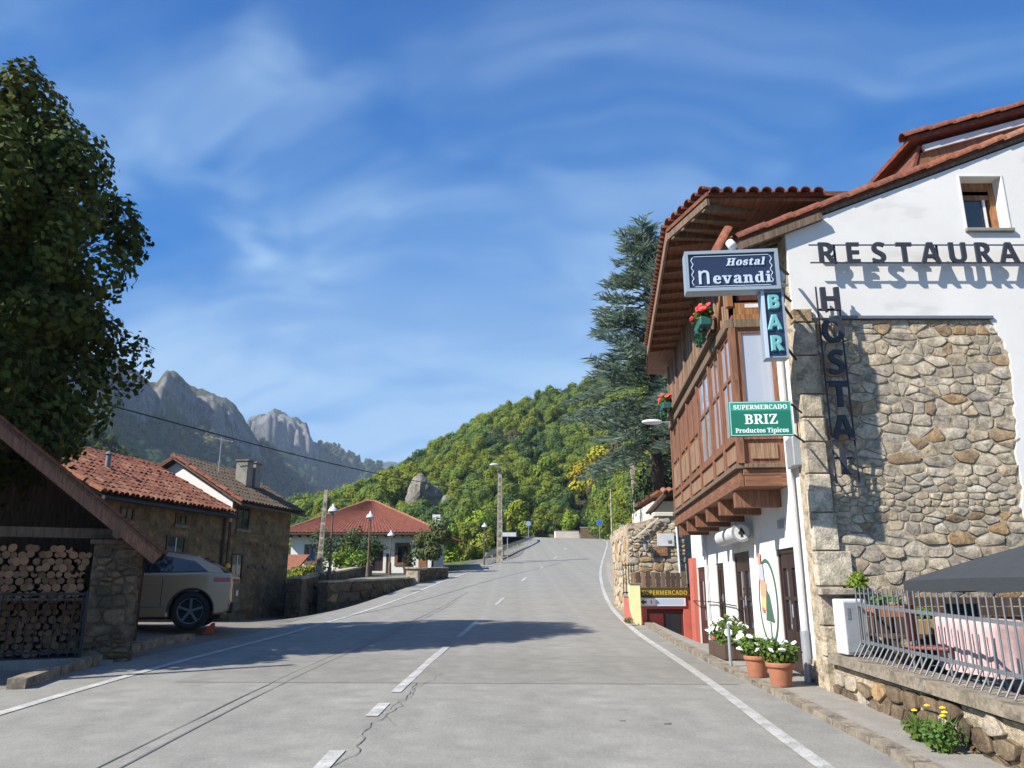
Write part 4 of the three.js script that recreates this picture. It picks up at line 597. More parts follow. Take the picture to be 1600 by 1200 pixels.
for (const [s, y, label, k] of [[2.05, 5.66, 'near flower box of red blooms hung on the gallery rail', 1], [7.9, 5.62, 'far flower box of red blooms hung on the gallery rail', 2]]) {
  const p = fp(s, y, 0.86).add(v3(3.8, 0, -9.8)), t = thing('flower_box', label, 'flower box', [p.x, p.y, p.z], -0.0873, 'flower boxes on the gallery');
  part('trough', rbx(-0.1, 0.1, -0.02, 0.14, -0.32, 0.32, 0.03), mat([0.015, 0.085, 0.075], { rough: 0.4 }), t); part('hook', tube([v3(0.06, 0.0, 0.2), v3(0.14, 0.12, 0.2), v3(0.18, 0.02, 0.2)], 0.008, 10, 5), M.iron, t); part('hook', tube([v3(0.06, 0.0, -0.2), v3(0.14, 0.12, -0.2), v3(0.18, 0.02, -0.2)], 0.008, 10, 5), M.iron, t);
  const lobes = [[0, 0.22, -0.15, 0.14, 0.12, 0.2], [0, 0.24, 0.15, 0.14, 0.13, 0.2]]; part('foliage', leaves(lobes, 420, 0.06, 40 + k, { shell: 0.3 }), greenLeaf, t); flowers(t, lobes, 26, petalRed, 50 + k);
  part('trailing_leaves', leaves([[-0.06, -0.1, 0, 0.09, 0.16, 0.24]], 160, 0.06, 60 + k), leafMat([0.03, 0.10, 0.06]), t); }
// ---------------------------------------------------------------- the terrace with its wall, railing, parasol and table
{ const w = thing('terrace_wall', 'low rubble wall with a concrete coping in front of the terrace', 'wall', [3.82, 0, -9.72]);
  part('core', prism([[-0.3, 0], [6.6, 0], [6.6, 0.74 - 0.18], [-0.3, 0.74]], 0.26).rotateY(-Math.PI / 2).scale(1, 1, 1).applyMatrix4(new THREE.Matrix4().makeTranslation(0.3, -0.02, 0)), M.mortar, w);
  const core = w.children[0]; const fm = new THREE.Matrix4().makeBasis(v3(0, 0, 1), v3(0, 1, 0), v3(-1, 0, 0)).setPosition(0.035, 0, 0);
  stoneFace(core, 5.6, 0.66, 74, { aspect: 1.5, seed: 77, gap: 0.008, depth: 0.035, tones: [...brownTones, stoneTones[5], stoneTones[2], stoneTones[4]], inside: (x, y) => y < 0.66 - x * 0.028, place: g => g.applyMatrix4(fm) });
  for (let i = 0; i < 6; i++) part('coping', beam(v3(0.16, 0.80 - i * 0.026, 0.0 + i * 1.0 + 0.004), v3(0.16, 0.80 - (i + 1) * 0.026, (i + 1) * 1.0 - 0.004), 0.40, 0.11), M.kerb, w);
  struct('terrace_floor', [bx(4.06, 12, 0.3, 0.58, -9.75, 0)], M.concrete);
}
{ const f = thing('terrace_railing', 'grey iron railing with bent bar feet on the low terrace wall', 'railing', [3.9, 0, -9.3]); const drop = z => -0.026 * z;
  const slim = (y, name) => part(name, beam(v3(0.1, y, 0), v3(0.1, y + drop(4.6), 4.6), 0.012, 0.035), M.metalGrey, f); slim(1.42, 'top_rail'); slim(1.02, 'bottom_rail');
  const bar = flat([rod(v3(0.09, 0.99, 0), v3(0.09, 1.62, 0), 0.009, 0.009, 6), rod(v3(0.0, 0.855, 0), v3(0.09, 1.0, 0), 0.009, 0.009, 6)]);
  for (let i = 0; i < 42; i++) { const o = share('bar', bar, M.metalGrey, f); o.position.set(0, drop(0.06 + i * 0.11), 0.06 + i * 0.11); } }
{ const t = thing('utility_cabinet', 'pale grey meter cabinet on the wall end at the stone corner', 'cabinet', [3.99, 0.86, -9.42]); part('case', rbx(-0.16, 0.14, 0, 0.62, -0.14, 0.14, 0.02), M.metalWhite, t); part('door', rbx(-0.14, 0.12, 0.03, 0.585, 0.14, 0.152, 0.005), M.metalLight, t); part('lock', bx(-0.11, -0.075, 0.4, 0.52, 0.152, 0.158), M.metalGrey, t); }
{ const t = thing('parasol', 'large charcoal parasol open over the terrace', 'parasol', [6.15, 0.58, -7.25]); const S = 1.72, e = 1.10, top = 1.78, rows = [], c = mat([0.035, 0.042, 0.05], { map: grainTex.soft, rep: 3, rough: 0.95, side: THREE.DoubleSide });
  for (let i = 0; i < 4; i++) { const [ax, az] = [[-S, -S], [-S, S], [S, S], [S, -S]][i], [bx1, bz1] = [[-S, -S], [-S, S], [S, S], [S, -S]][(i + 1) % 4], g = []; for (let k = 0; k <= 6; k++) { const q = k / 6, row = []; for (let j = 0; j <= 10; j++) { const u = j / 10, x = lerp(ax, bx1, u), z = lerp(az, bz1, u), sag = 0.05 * Math.sin(u * 3.14) * (1 - q); row.push(v3(x * (1 - q) * 1, lerp(e - sag * -0.6, top, Math.pow(q, 0.93)), z * (1 - q))); } g.push(row); } const p = part('canopy_panel', quads(g), c, t);
    const val = []; for (const dy of [0, -0.13]) val.push([...Array(11)].map((_, j) => { const u = j / 10; return v3(lerp(ax, bx1, u) * 1.003, e + 0.03 * Math.sin(u * 3.14) + dy + (dy ? 0.012 * Math.sin(j * 2.2) : 0), lerp(az, bz1, u) * 1.003); })); part('valance', quads(val), c, p); }
  part('pole', rod(v3(0, 0, 0), v3(0, 1.83, 0), 0.03, 0.03, 12), M.woodDark, t); for (const [x, z] of [[-1, -1], [-1, 1], [1, 1], [1, -1]]) part('rib', rod(v3(0, 1.71, 0), v3(x * (S - 0.03), e - 0.02, z * (S - 0.03)), 0.014, 0.012, 6), M.woodDark, t); part('base', new THREE.CylinderGeometry(0.3, 0.32, 0.08, 24).translate(0, 0.04, 0), M.concrete, t); }
{ const pink = mat([0.68, 0.47, 0.45], { map: grainTex.soft, rep: 2, rough: 0.95, side: THREE.DoubleSide });
  const t = thing('cafe_table', 'terrace table draped in a pink cloth behind the railing', 'table', [5.02, 0.58, -7.85], 0.05); part('table_top', rbx(-0.6, 0.6, 0.71, 0.74, -0.42, 0.42, 0.008), M.woodDark, t); for (const [x, z] of [[-0.54, -0.36], [0.54, -0.36], [-0.54, 0.36], [0.54, 0.36]]) part('leg', rod(v3(x, 0, z), v3(x, 0.71, z), 0.02, 0.02, 8), M.metalGrey, t);
  const cl = thing('table_cloth', 'pink cloth hanging over the terrace table', 'cloth', [5.02, 0.58, -7.85], 0.05), rows = [], ring = [], per = 72;
  for (let i = 0; i <= per; i++) { const a = i / per * 4, k = Math.floor(a) % 4, u = a % 1, X = 0.63, Zz = 0.45, pts = [[-X, -Zz], [X, -Zz], [X, Zz], [-X, Zz], [-X, -Zz]]; ring.push([lerp(pts[k][0], pts[k + 1][0], u), lerp(pts[k][1], pts[k + 1][1], u), i]); }
  rows.push(ring.map(() => v3(0, 0.748, 0))); rows.push(ring.map(([x, z]) => v3(x * 0.97, 0.748, z * 0.97))); for (let k = 0; k <= 6; k++) rows.push(ring.map(([x, z, i]) => { const w = k / 6 * 0.045 * Math.sin(i * 1.745) + 0.02; return v3(x * (1 + w * 0.9), 0.74 - k / 6 * 0.5, z * (1 + w * 1.3)); })); part('drape', quads(rows), pink, cl);
  const chair = (x, z, turn, label, m, sc = 1) => { const c = thing('terrace_chair', label, 'chair', [x, 0.58, z], turn, 'terrace chairs'); part('seat', rbx(-0.21, 0.21, 0.43, 0.46, -0.2, 0.2, 0.01), m, c); for (const [a, b] of [[-0.18, -0.17], [0.18, -0.17], [-0.18, 0.17], [0.18, 0.17]]) part('leg', rod(v3(a, 0, b), v3(a * 0.95, 0.43, b * 0.95), 0.013, 0.013, 8), M.metalGrey, c); part('backrest', rbx(-0.2, 0.2, 0.5, 0.86, -0.205, -0.185, 0.008), m, c); part('back_post', rod(v3(-0.19, 0.44, -0.19), v3(-0.19, 0.85, -0.195), 0.012), M.metalGrey, c); part('back_post', rod(v3(0.19, 0.44, -0.19), v3(0.19, 0.85, -0.195), 0.012), M.metalGrey, c); };
  const teal = mat([0.03, 0.075, 0.085], { rough: 0.6 }), redc = mat([0.2, 0.05, 0.04], { rough: 0.6 });
  chair(4.98, -8.62, 0.15, 'dark teal chair behind the pink table', teal); chair(4.30, -8.25, 0.9, 'reddish chair leaning by the railing', redc); chair(5.1, -6.9, 3.3, 'dark teal chair at the frame edge by the pink table', teal);
  const box = (name, x, y, z, w, h, m, label) => { const b = thing(name, label, 'planter', [x, y, z]); part('trough', rbx(-w / 2, w / 2, 0, h, -0.09, 0.09, 0.01), m, b); part('soil', bx(-w / 2 + 0.02, w / 2 - 0.02, h, h + 0.006, -0.07, 0.07), M.soil, b); part('sprouts', leaves([[0, h + 0.05, 0, w * 0.45, 0.07, 0.08]], 120, 0.05, Math.round(x * 10)), greenLeaf, b); };
  box('window_box', 4.32, 1.28, -9.2, 0.44, 0.13, M.terracotta, 'terracotta trough behind the railing next to the cabinet'); box('window_box', 4.50, 1.12, -8.75, 0.3, 0.16, mat([0.55, 0.38, 0.17], { map: woodTex, rep: 2, rough: 0.8 }), 'pale wooden trough hung behind the railing');
  const st = thing('plant_stand', 'dark wooden stand that carries the troughs against the rubble gable', 'stand', [4.42, 0.58, -9.0]); part('shelf', rbx(-0.35, 0.35, 0.50, 0.535, -0.35, 0.4, 0.006), M.woodDark, st); part('riser', rbx(-0.33, 0.15, 0.535, 0.698, -0.32, -0.08, 0.006), M.woodDark, st); for (const [x, z] of [[-0.3, -0.3], [0.3, -0.3], [-0.3, 0.35], [0.3, 0.35]]) part('leg', rbx(x - 0.03, x + 0.03, 0, 0.5, z - 0.03, z + 0.03, 0.005), M.woodDark, st);
  const sc = thing('added_shade_screen', 'added dark slatted screen standing in for shade at the back of the terrace', 'screen', [6.6, 0.58, -9.45]); for (let i = 0; i < 8; i++) part('slat', rbx(-1.9, 2.4, 0.05 + i * 0.11, 0.15 + i * 0.11, -0.02, 0.02, 0.004), M.woodDark, sc); for (const x of [-1.85, 0.2, 2.3]) part('post', bx(x - 0.04, x + 0.04, 0, 0.98, -0.07, -0.022), M.woodDark, sc);  // dark slats added where the terrace back lies only in shade
}
function weed(x, y, z, h, n, label, seed, fl, m = greenLeaf, group) { const t = thing('wild_plant', label, 'plant', [x, y, z], 0, group), r = rngOf(seed); const gs = []; for (let i = 0; i < n; i++) { const a = r() * 6.283, q = r() * 0.1, hh = h * (0.5 + 0.5 * r()), lean = 0.25 + r() * 0.5, p = [v3(Math.cos(a) * q, 0, Math.sin(a) * q), v3(Math.cos(a) * (q + hh * lean * 0.4), hh * 0.6, Math.sin(a) * (q + hh * lean * 0.4)), v3(Math.cos(a) * (q + hh * lean), hh, Math.sin(a) * (q + hh * lean))], sd = v3(-Math.sin(a), 0, Math.cos(a)); gs.push(quads(p.map((c, k) => [c.clone().addScaledVector(sd, [0.006, 0.009, 0.001][k]), c.clone().addScaledVector(sd, -[0.006, 0.009, 0.001][k])]))); } const g = flat(gs); g.setAttribute('color', new THREE.Float32BufferAttribute(new Float32Array(g.attributes.position.count * 3).map((_, i) => 0.75 + 0.5 * hash(Math.floor(i / 36), seed)), 3)); part('blades', g, m, t); part('leaves', leaves([[0, h * 0.4, 0, h * 0.6, h * 0.35, h * 0.5]], n * 3, 0.05, seed), m, t);
  for (let i = 0; i < fl; i++) { const a = r() * 6.283, q = h * 0.5 * r(), o = share('blossom', blossomGeo[0], petalYellow, t); o.scale.setScalar(0.55); o.position.set(Math.cos(a) * q, h * (0.95 + 0.25 * r()), Math.sin(a) * q); } return t; }
weed(3.62, roadY(7.2) + 0.06, -7.35, 0.25, 46, 'tuft of weeds with a yellow flower at the foot of the terrace wall', 4, 2); weed(3.60, roadY(6.9) + 0.06, -6.95, 0.3, 60, 'larger weed tuft with yellow flowers nearer along the terrace wall', 5, 3);
{ const p = thing('shrub', 'bright green shrub growing on the stone ledge', 'plant', [4.22, 1.58, -9.68]); part('foliage', leaves([[0, 0.09, 0, 0.12, 0.13, 0.1]], 420, 0.045, 71, { shell: 0.1 }), brightLeaf, p); part('stem', rod(v3(0, -0.02, 0), v3(0, 0.1, 0), 0.008), M.bark, p); }
// ---------------------------------------------------------------- the shop corner beyond the inn
{ const t = thing('shop_porch', 'red painted shop porch sunk beside the pavement', 'porch', [3.3, 0, -21.05]); const s = frameShape(0.0, 1.52, -0.9, 1.30, 0, [[0.22, 1.18, -0.85, 1.02]]); part('front', new THREE.ExtrudeGeometry(s, { depth: 0.14, bevelEnabled: false }), M.redWall, t); part('door', bx(0.22, 1.18, -0.88, 1.02, 0.02, 0.06), M.doorRed, t); part('door_panel', bx(0.3, 0.66, 0.1, 0.9, 0.06, 0.075), M.redWall, t); part('door_pane', bx(0.72, 1.1, 0.1, 0.9, 0.06, 0.07), M.glass, t); part('side_wall', bx(0.0, 0.12, -0.9, 1.3, -2.5, -0.002), M.redWall, t); part('roof', bx(-0.03, 1.5, 1.302, 1.36, -2.5, 0.1), M.concrete, t);
  const a = thing('shop_sign', 'dark fascia sign with yellow capitals over the red porch', 'sign', [3.36, 1.44, -20.86]); part('board', rbx(0.0, 1.28, -0.125, 0.125, -0.05, 0.0, 0.006), mat([0.06, 0.055, 0.02], { rough: 0.5 }), a); sheetPart('lettering', printed(1.26, 0.23, 1024, (x, w, h) => { x.fillStyle = '#3b381a'; x.fillRect(0, 0, w, h); x.fillStyle = '#b59a2e'; x.font = 'bold 128px sans-serif'; x.textAlign = 'center'; x.textBaseline = 'middle'; x.fillText('SUPERMERCADO', w / 2, h * 0.54, w * 0.95); }), a, 0.64, 0, 0.003);
  const b = thing('direction_sign', 'pale grey direction sign with an arrow under the yellow lettered fascia', 'sign', [3.33, 1.2, -20.87]); part('panel', rbx(0.0, 1.22, -0.115, 0.105, -0.04, 0.0, 0.006), M.metalLight, b); sheetPart('print', printed(1.2, 0.2, 768, (x, w, h) => { x.fillStyle = '#c3cdd4'; x.fillRect(0, 0, w, h); x.fillStyle = '#e8ebec'; x.fillRect(w * 0.16, h * 0.08, w * 0.18, h * 0.84); x.fillStyle = '#30363f'; x.beginPath(); x.moveTo(w * 0.02, h * 0.5); x.lineTo(w * 0.09, h * 0.12); x.lineTo(w * 0.09, h * 0.36); x.lineTo(w * 0.145, h * 0.36); x.lineTo(w * 0.145, h * 0.64); x.lineTo(w * 0.09, h * 0.64); x.lineTo(w * 0.09, h * 0.88); x.fill(); x.fillRect(w * 0.24, h * 0.3, w * 0.02, h * 0.4); x.fillStyle = '#9fb4c6'; x.fillRect(w * 0.36, h * 0.1, w * 0.6, h * 0.8); }), b, 0.61, -0.005, 0.003);
  const y = thing('yellow_panel', 'pale yellow painted end wall beside the red porch', 'wall', [3.08, 0.62, -20.72]); const ys = new THREE.Shape(); ys.moveTo(0.1, 0); ys.quadraticCurveTo(-0.08, 0.35, -0.03, 1.02); ys.lineTo(0.24, 1.02); ys.lineTo(0.24, -0.1); part('slab', new THREE.ExtrudeGeometry(ys, { depth: 0.1, bevelEnabled: true, bevelSize: 0.006, bevelThickness: 0.006, bevelSegments: 1 }), mat([0.72, 0.74, 0.40], { map: plasterTex, rep: 0.8, rough: 0.8 }), y); part('coping', rbx(-0.05, 0.26, 1.03, 1.06, -0.02, 0.13, 0.006), M.concrete, y);
  weed(2.98, roadY(20.5) + 0.06, -20.5, 0.2, 26, 'yellowing weed tuft at the foot of the yellow wall', 6, 0, leafMat([0.2, 0.19, 0.04])); }
{ const h = thing('stone_house', 'small beige stone house with white plates behind the red porch', 'building', [3.55, 0, -24]); const wall = part('front_wall', prism([[0, -0.5], [1.75, -0.5], [1.75, 3.66], [0.9, 3.66], [0.42, 3.5], [0, 3.45]], 0.3).translate(0, 0, -0.3), M.mortar, h); stoneFace(wall, 1.75, 2.3, 95, { aspect: 1.5, seed: 51, gap: 0.012, depth: 0.04, tones: [...stoneTones.slice(0, 5), stoneTones[6]], inside: (x, y) => y < 1.95 + (x > 0.9 ? 0.3 : x * 0.2), place: g => g.translate(0, 1.36, -0.01) });
  const side = part('side_wall', bx(0, 0.3, -0.5, 3.44, -3.5, -0.302), M.mortar, h); { const m4 = new THREE.Matrix4().makeBasis(v3(0, 0, 1), v3(0, 1, 0), v3(-1, 0, 0)).setPosition(0.005, 0.7, -3.5); stoneFace(side, 3.15, 2.7, 70, { aspect: 1.6, seed: 53, gap: 0.012, depth: 0.04, tones: stoneTones.slice(0, 6), place: g => g.applyMatrix4(m4) }); } part('coping', rbx(0.82, 1.72, 3.67, 3.80, -0.34, 0.08, 0.02), M.cream, h); part('stair_rail', beam(v3(0.18, 3.0, 0.12), v3(0.95, 3.62, 0.12), 0.05, 0.045), M.cream, h); part('roof_slab', bx(0.02, 2.6, 3.40, 3.44, -3.4, -0.31), M.concrete, h);
  part('drain_pipe', rod(v3(1.58, 0.4, 0.06), v3(1.50, 3.5, 0.06), 0.035), M.metalWhite, h);
  const pl = thing('wall_plate', 'white notice plate on the beige stone house', 'sign', [4.7, 2.96, -23.93]); part('plate', rbx(-0.26, 0.26, -0.19, 0.19, -0.015, 0.015, 0.006), M.metalWhite, pl); part('mark', bx(0.07, 0.19, -0.12, -0.02, 0.015, 0.017), M.metalGrey, pl);
  const p2 = thing('wall_plate', 'ochre wooden plate under the white notice plate', 'sign', [4.55, 2.61, -23.93]); part('plate', rbx(-0.19, 0.19, -0.13, 0.13, -0.015, 0.015, 0.006), M.woodOrange, p2); part('inset', bx(-0.12, 0.12, -0.06, 0.06, 0.015, 0.02), M.woodLight, p2);
  const l = thing('wall_lantern', 'grey wall lantern on the beige stone house', 'lamp', [4.05, 2.62, -23.85]); part('bracket', rod(v3(0, 0.3, -0.1), v3(0, 0.32, 0.06), 0.015), M.iron, l); part('hood', new THREE.ConeGeometry(0.12, 0.1, 6).translate(0, 0.28, 0.06), M.iron, l); part('glass', new THREE.CylinderGeometry(0.09, 0.06, 0.2, 6).translate(0, 0.13, 0.06), M.metalLight, l);
  const gt = thing('iron_gate', 'open dark iron gate left of the beige stone house', 'gate', [3.42, 1.35, -23.2], 0.5); for (let i = 0; i < 5; i++) part('bar', rod(v3(-0.2 + i * 0.1, 0, 0), v3(-0.2 + i * 0.1, 0.9, 0), 0.012), M.iron, gt); part('rail', bx(-0.22, 0.22, 0.05, 0.08, -0.012, 0.012), M.iron, gt); part('rail', bx(-0.22, 0.22, 0.82, 0.85, -0.012, 0.012), M.iron, gt);
  const fd = thing('plank_fence', 'weathered plank fence on the low wall above the porch', 'fence', [3.45, 1.34, -23.0]); for (let i = 0; i < 11; i++) part('plank', bx(i * 0.145, i * 0.145 + 0.13, 0, 0.62 + 0.05 * hash(i, 4), 0, 0.025), [M.woodGrey, M.woodLight, M.woodDark][Math.floor(hash(i, 9) * 2.5)], fd); part('rail', bx(0, 1.6, 0.45, 0.52, -0.03, -0.002), M.woodGrey, fd);
  struct('porch_roof_terrace', bx(3.43, 5.2, 1.1, 1.34, -23.9, -21.2), M.concrete); }
{ const h = thing('tiled_house', 'brown house with a tiled eave peeping out behind the inn', 'building', [4.7, 0, -27]); part('wall', bx(0.25, 5, 0.5, 4.45, -5, 0), M.cream, h); part('soffit', prism([[-0.05, 4.05], [0.55, 4.72], [5, 4.9], [5, 4.8], [0.6, 4.62], [0.02, 4.0]], 0.9).translate(0, 0, -0.1), M.woodDark, h); const tg = halfTile(0.1, 0.5); for (let i = 0; i < 7; i++) { const o = share('roof_tile', tg, tileTones[[4, 2, 0][i % 3]], h); o.position.set(0.5 + i * 0.2, 4.78 + i * 0.01, 0.5); o.rotation.x = 0.3; } part('roof_cover', prism([[0.4, 4.74], [5, 4.93], [5, 5.0], [0.4, 4.84]], 5).translate(0, 0, -5), tileTones[0], h); part('brace', beam(v3(0.05, 3.95, 0.3), v3(0.6, 4.6, 0.5), 0.08, 0.09), M.woodGrey, h); }
// the long low wall on the right of the climbing road
{ const w = thing('roadside_wall', 'low beige stone wall following the right side of the road uphill', 'wall', [0, 0, 0]); let k = 0; for (let Z = 24; Z < 97; Z += 2.2) { const a = P3(roadX(Z) + 5.05, roadY(Z) + 0.1, Z), b = P3(roadX(Z + 2.18) + 5.05, roadY(Z + 2.18) + 0.1, Z + 2.18); part('wall_block', beam(a, b, 0.35, 1.0 + 0.12 * hash(k, 3)), [stoneTones[0], stoneTones[3], M.kerb, stoneTones[1]][k++ % 4], w); }
  const pv = []; for (let Z = 24; Z < 99; Z += 1) pv.push([P3(roadX(Z) + 4.9, roadY(Z) + 0.05, Z), P3(roadX(Z) + 4.42, roadY(Z) + 0.05, Z), P3(roadX(Z) + 4.42, roadY(Z) - 0.1, Z)]); struct('pavement', quads(pv), M.concrete);
  const blk = thing('concrete_barrier', 'pale concrete barrier block at the crest of the road', 'barrier', [7.6, 7.7, -108.5], 0.12); part('block', rbx(-1.7, 1.7, 0, 1.05, -0.4, 0.4, 0.06), M.cream, blk); part('cap', rbx(-1.75, 1.75, 1.06, 1.13, -0.42, 0.42, 0.02), M.kerb, blk);
  const dw = thing('retaining_wall', 'dark retaining wall beyond the crest barrier', 'wall', [12.2, 7.6, -104], -0.25); part('face', bx(-3.1, 3.6, -0.5, 1.35, -0.2, 0.2), brownTones[2], dw); part('cap', bx(-3.15, 3.65, 1.352, 1.45, -0.25, 0.25), M.concrete, dw); }

// ---------------------------------------------------------------- the woodshed on the left
const shedTurn = THREE.MathUtils.degToRad(25);       // its front looks towards the road
const shedAt = [-6.9, 0.48, -12.7];
{ const s = thing('wood_shed', 'open timber woodshed with a steep roof and stone pier', 'shed', shedAt, shedTurn);   // local x runs along the front, z towards the road
  const pier = part('pier', bx(0.12, 0.82, -0.4, 1.80, -0.62, -0.05), M.mortarBrown, s); stoneFace(pier, 0.7, 2.1, 34, { aspect: 1.7, seed: 61, gap: 0.012, depth: 0.04, tones: brownTones, place: g => g.translate(0.12, -0.32, -0.05) });
  const sm4 = new THREE.Matrix4().makeBasis(v3(0, 0, -1), v3(0, 1, 0), v3(1, 0, 0)).setPosition(0.82, -0.32, -0.06); stoneFace(pier, 0.55, 2.1, 16, { aspect: 1.6, seed: 62, gap: 0.012, depth: 0.03, tones: brownTones, place: g => g.applyMatrix4(sm4) });
  part('pier_cap', rbx(0.05, 0.9, 1.8, 1.88, -0.7, 0.03, 0.02), M.woodShed, s);
  const rx = -1.62, ry = 3.78, ex = 1.12, ey = 1.62, dep = 2.9, fwd = 0.35;   // ridge and eave
  const pl = (x0, y0, x1, y1, t0, t1, z0, z1, name, m) => { const L = Math.hypot(x1 - x0, y1 - y0), nx = -(y1 - y0) / L * Math.sign(x1 - x0), ny = Math.abs(x1 - x0) / L; return part(name, prism([[x0 + nx * t0, y0 + ny * t0], [x1 + nx * t0, y1 + ny * t0], [x1 + nx * t1, y1 + ny * t1], [x0 + nx * t1, y0 + ny * t1]], z1 - z0).translate(0, 0, z0), m, s); };
  pl(rx, ry, ex, ey, 0.0, 0.05, -dep, fwd, 'roof_boarding', M.woodShed); pl(rx, ry, ex + 0.04, ey - 0.03, 0.053, 0.1, -dep, fwd + 0.04, 'roof_covering', tileTones[3]);
  pl(rx, ry, rx - 2.74, ey, 0.0, 0.05, -dep, fwd, 'roof_boarding', M.woodShed); pl(rx, ry, rx - 2.78, ey - 0.03, 0.053, 0.1, -dep, fwd + 0.04, 'roof_covering', tileTones[3]);
  pl(rx + 0.02, ry, ex, ey, -0.17, -0.002, fwd - 0.09, fwd - 0.01, 'barge_board', M.wood); pl(rx - 0.02, ry, rx - 2.74, ey, -0.17, -0.002, fwd - 0.09, fwd - 0.01, 'barge_board', M.wood);
  for (const z of [-0.5, -1.2, -1.9, -2.6]) pl(rx + 0.02, ry, ex - 0.05, ey + 0.04, -0.14, -0.002, z - 0.05, z + 0.05, 'rafter', M.woodShed);
  part('ridge_pole', rod(v3(rx, ry - 0.2, -dep), v3(rx, ry - 0.2, fwd + 0.28), 0.09, 0.09, 12), M.woodGrey, s); part('wall_plate', rod(v3(0.45, 1.96, -dep), v3(0.45, 1.96, fwd), 0.085, 0.085, 12), M.woodShed, s); part('tie_beam', bx(-3.8, 0.5, 1.90, 2.06, -0.35, -0.2), M.woodShed, s);
  part('king_post', bx(rx - 0.07, rx + 0.07, 2.06, ry - 0.28, -0.34, -0.22), M.woodShed, s); part('post', bx(-3.9, -3.74, -0.3, 1.9, -0.4, -0.2), M.woodShed, s);
  part('back_wall', prism([[-4.3, -0.3], [0.9, -0.3], [0.9, 1.7], [rx, ry - 0.03], [-4.3, 1.65]], 0.08).translate(0, 0, -dep + 0.02), M.woodShed, s); part('side_wall', bx(0.42, 0.5, -0.3, 1.86, -dep + 0.11, -0.63), M.woodShed, s);
  struct('shed_floor', new THREE.BoxGeometry(4.6, 0.35, 3.1).translate(-1.7, -0.17, -1.4).applyMatrix4(new THREE.Matrix4().makeRotationY(shedTurn).setPosition(...shedAt)), M.concrete);
  // the log pile: low rows set back to fall in shade, upper rows on an added shelf
  const mk = rngOf(31), logMats = mat([1, 1, 1], { vertexColors: true, map: grainTex.soft, rep: 3, rough: 0.95 });
  const logGeo = [0.047, 0.055, 0.062, 0.069, 0.05, 0.058].map((r, k) => { const g = new THREE.CylinderGeometry(r, r * 0.96, 0.5, 11, 1, false, 0.3, k === 4 ? 4.2 : 6.2832).rotateX(Math.PI / 2).scale(1, 0.84 + 0.2 * mk(), 1), n = g.attributes.normal, c = []; const t = 0.75 + 0.5 * mk(); for (let i = 0; i < n.count; i++) { const end = Math.abs(n.getZ(i)) > 0.9; c.push(...(end ? [0.33 * t, 0.175 * t, 0.09 * t] : [0.075, 0.052, 0.038])); } g.setAttribute('color', new THREE.Float32BufferAttribute(c, 3)); return flat(g); });
  part('shelf', bx(-3.7, 0.1, 0.915, 0.955, -0.75, -0.14), M.woodShed, s); for (const x of [-2.4, -1.1]) part('added_shelf_post', bx(x - 0.04, x + 0.04, -0.02, 0.914, -0.3, -0.22), M.woodShed, s);  // shelf and posts added so the rows below can sit back in the dark
  const tq = new THREE.Matrix4().makeRotationY(shedTurn).setPosition(...shedAt), q = v3(), low = [], pose = new THREE.Object3D();
  let n = 0; for (let row = 16; row >= 0; row--) for (let c = 0; c < 25; c++) { const x = -2.8 + c * 0.117 + (row % 2) * 0.058 + (mk() - 0.5) * 0.03, y = 0.10 + row * 0.1015 + (mk() - 0.5) * 0.016; if (x > 0.07 || c < 2) continue; if (row > 15 && mk() < 0.35) continue; const g = logGeo[Math.floor(mk() * 6)]; pose.position.copy(q.set(x, y, (row < 9 ? -0.95 : -0.42) + (mk() - 0.5) * 0.12).applyMatrix4(tq)); pose.rotation.set((mk() - 0.5) * 0.1, shedTurn + (mk() - 0.5) * 0.16, mk() * 6); pose.updateMatrix();
    if (n++ < 280) { const o = share(numbered('firewood_log'), g, logMats, scene); o.position.copy(pose.position); o.rotation.copy(pose.rotation); tag(o, 'cut firewood log in the stack inside the woodshed', 'log', 'firewood logs stacked in the woodshed'); } else low.push(g.clone().applyMatrix4(pose.matrix)); }
  const pile = share('firewood_pile', mergeGeometries(low), logMats, scene); tag(pile, 'lower rows of the firewood stack behind the iron railing', 'firewood', null, 'stuff');
}
{ const f = thing('shed_railing', 'dark iron railing in front of the log stack', 'railing', [shedAt[0] + 0.3, 0.40, shedAt[2] + 0.32], shedTurn); part('base', bx(-3.6, 0.0, -0.1, 0.16, -0.12, 0.12), M.concrete, f); part('top_rail', bx(-3.6, 0.0, 1.08, 1.12, -0.015, 0.015), M.iron, f); part('bottom_rail', bx(-3.6, 0.0, 0.24, 0.27, -0.012, 0.012), M.iron, f); const bar = flat(rod(v3(0, 0.16, 0), v3(0, 1.08, 0), 0.011, 0.011, 6)); for (let i = 0; i < 31; i++) share('bar', bar, M.iron, f).position.set(-0.05 - i * 0.118, 0, 0); part('end_post', rod(v3(0, 0, 0), v3(0, 1.15, 0), 0.025), M.iron, f); }
struct('yard', quads(Array.from({ length: 21 }, (_, i) => { const Z = 9.5 + i * 0.62; return [0, 0.2, 0.4, 0.6, 0.8, 1].map(u => { const x = lerp(-5.4, -9.5 - (Z > 15 ? 3 : 0), u); return P3(x, groundY(x, Z) + 0.02, Z); }); })), M.gravel);
// a round timber mast that stands left of the frame and throws a thin shadow over the road
{ const t = thing('timber_mast', 'round timber mast left of the woodshed', 'pole', [-9.6, 0.3, -9.3]); part('shaft', rod(v3(0, -0.3, 0), v3(0, 6.1, 0), 0.09, 0.065, 12), M.woodGrey, t); part('cap', new THREE.ConeGeometry(0.08, 0.06, 12).translate(0, 6.13, 0), M.zinc, t); }
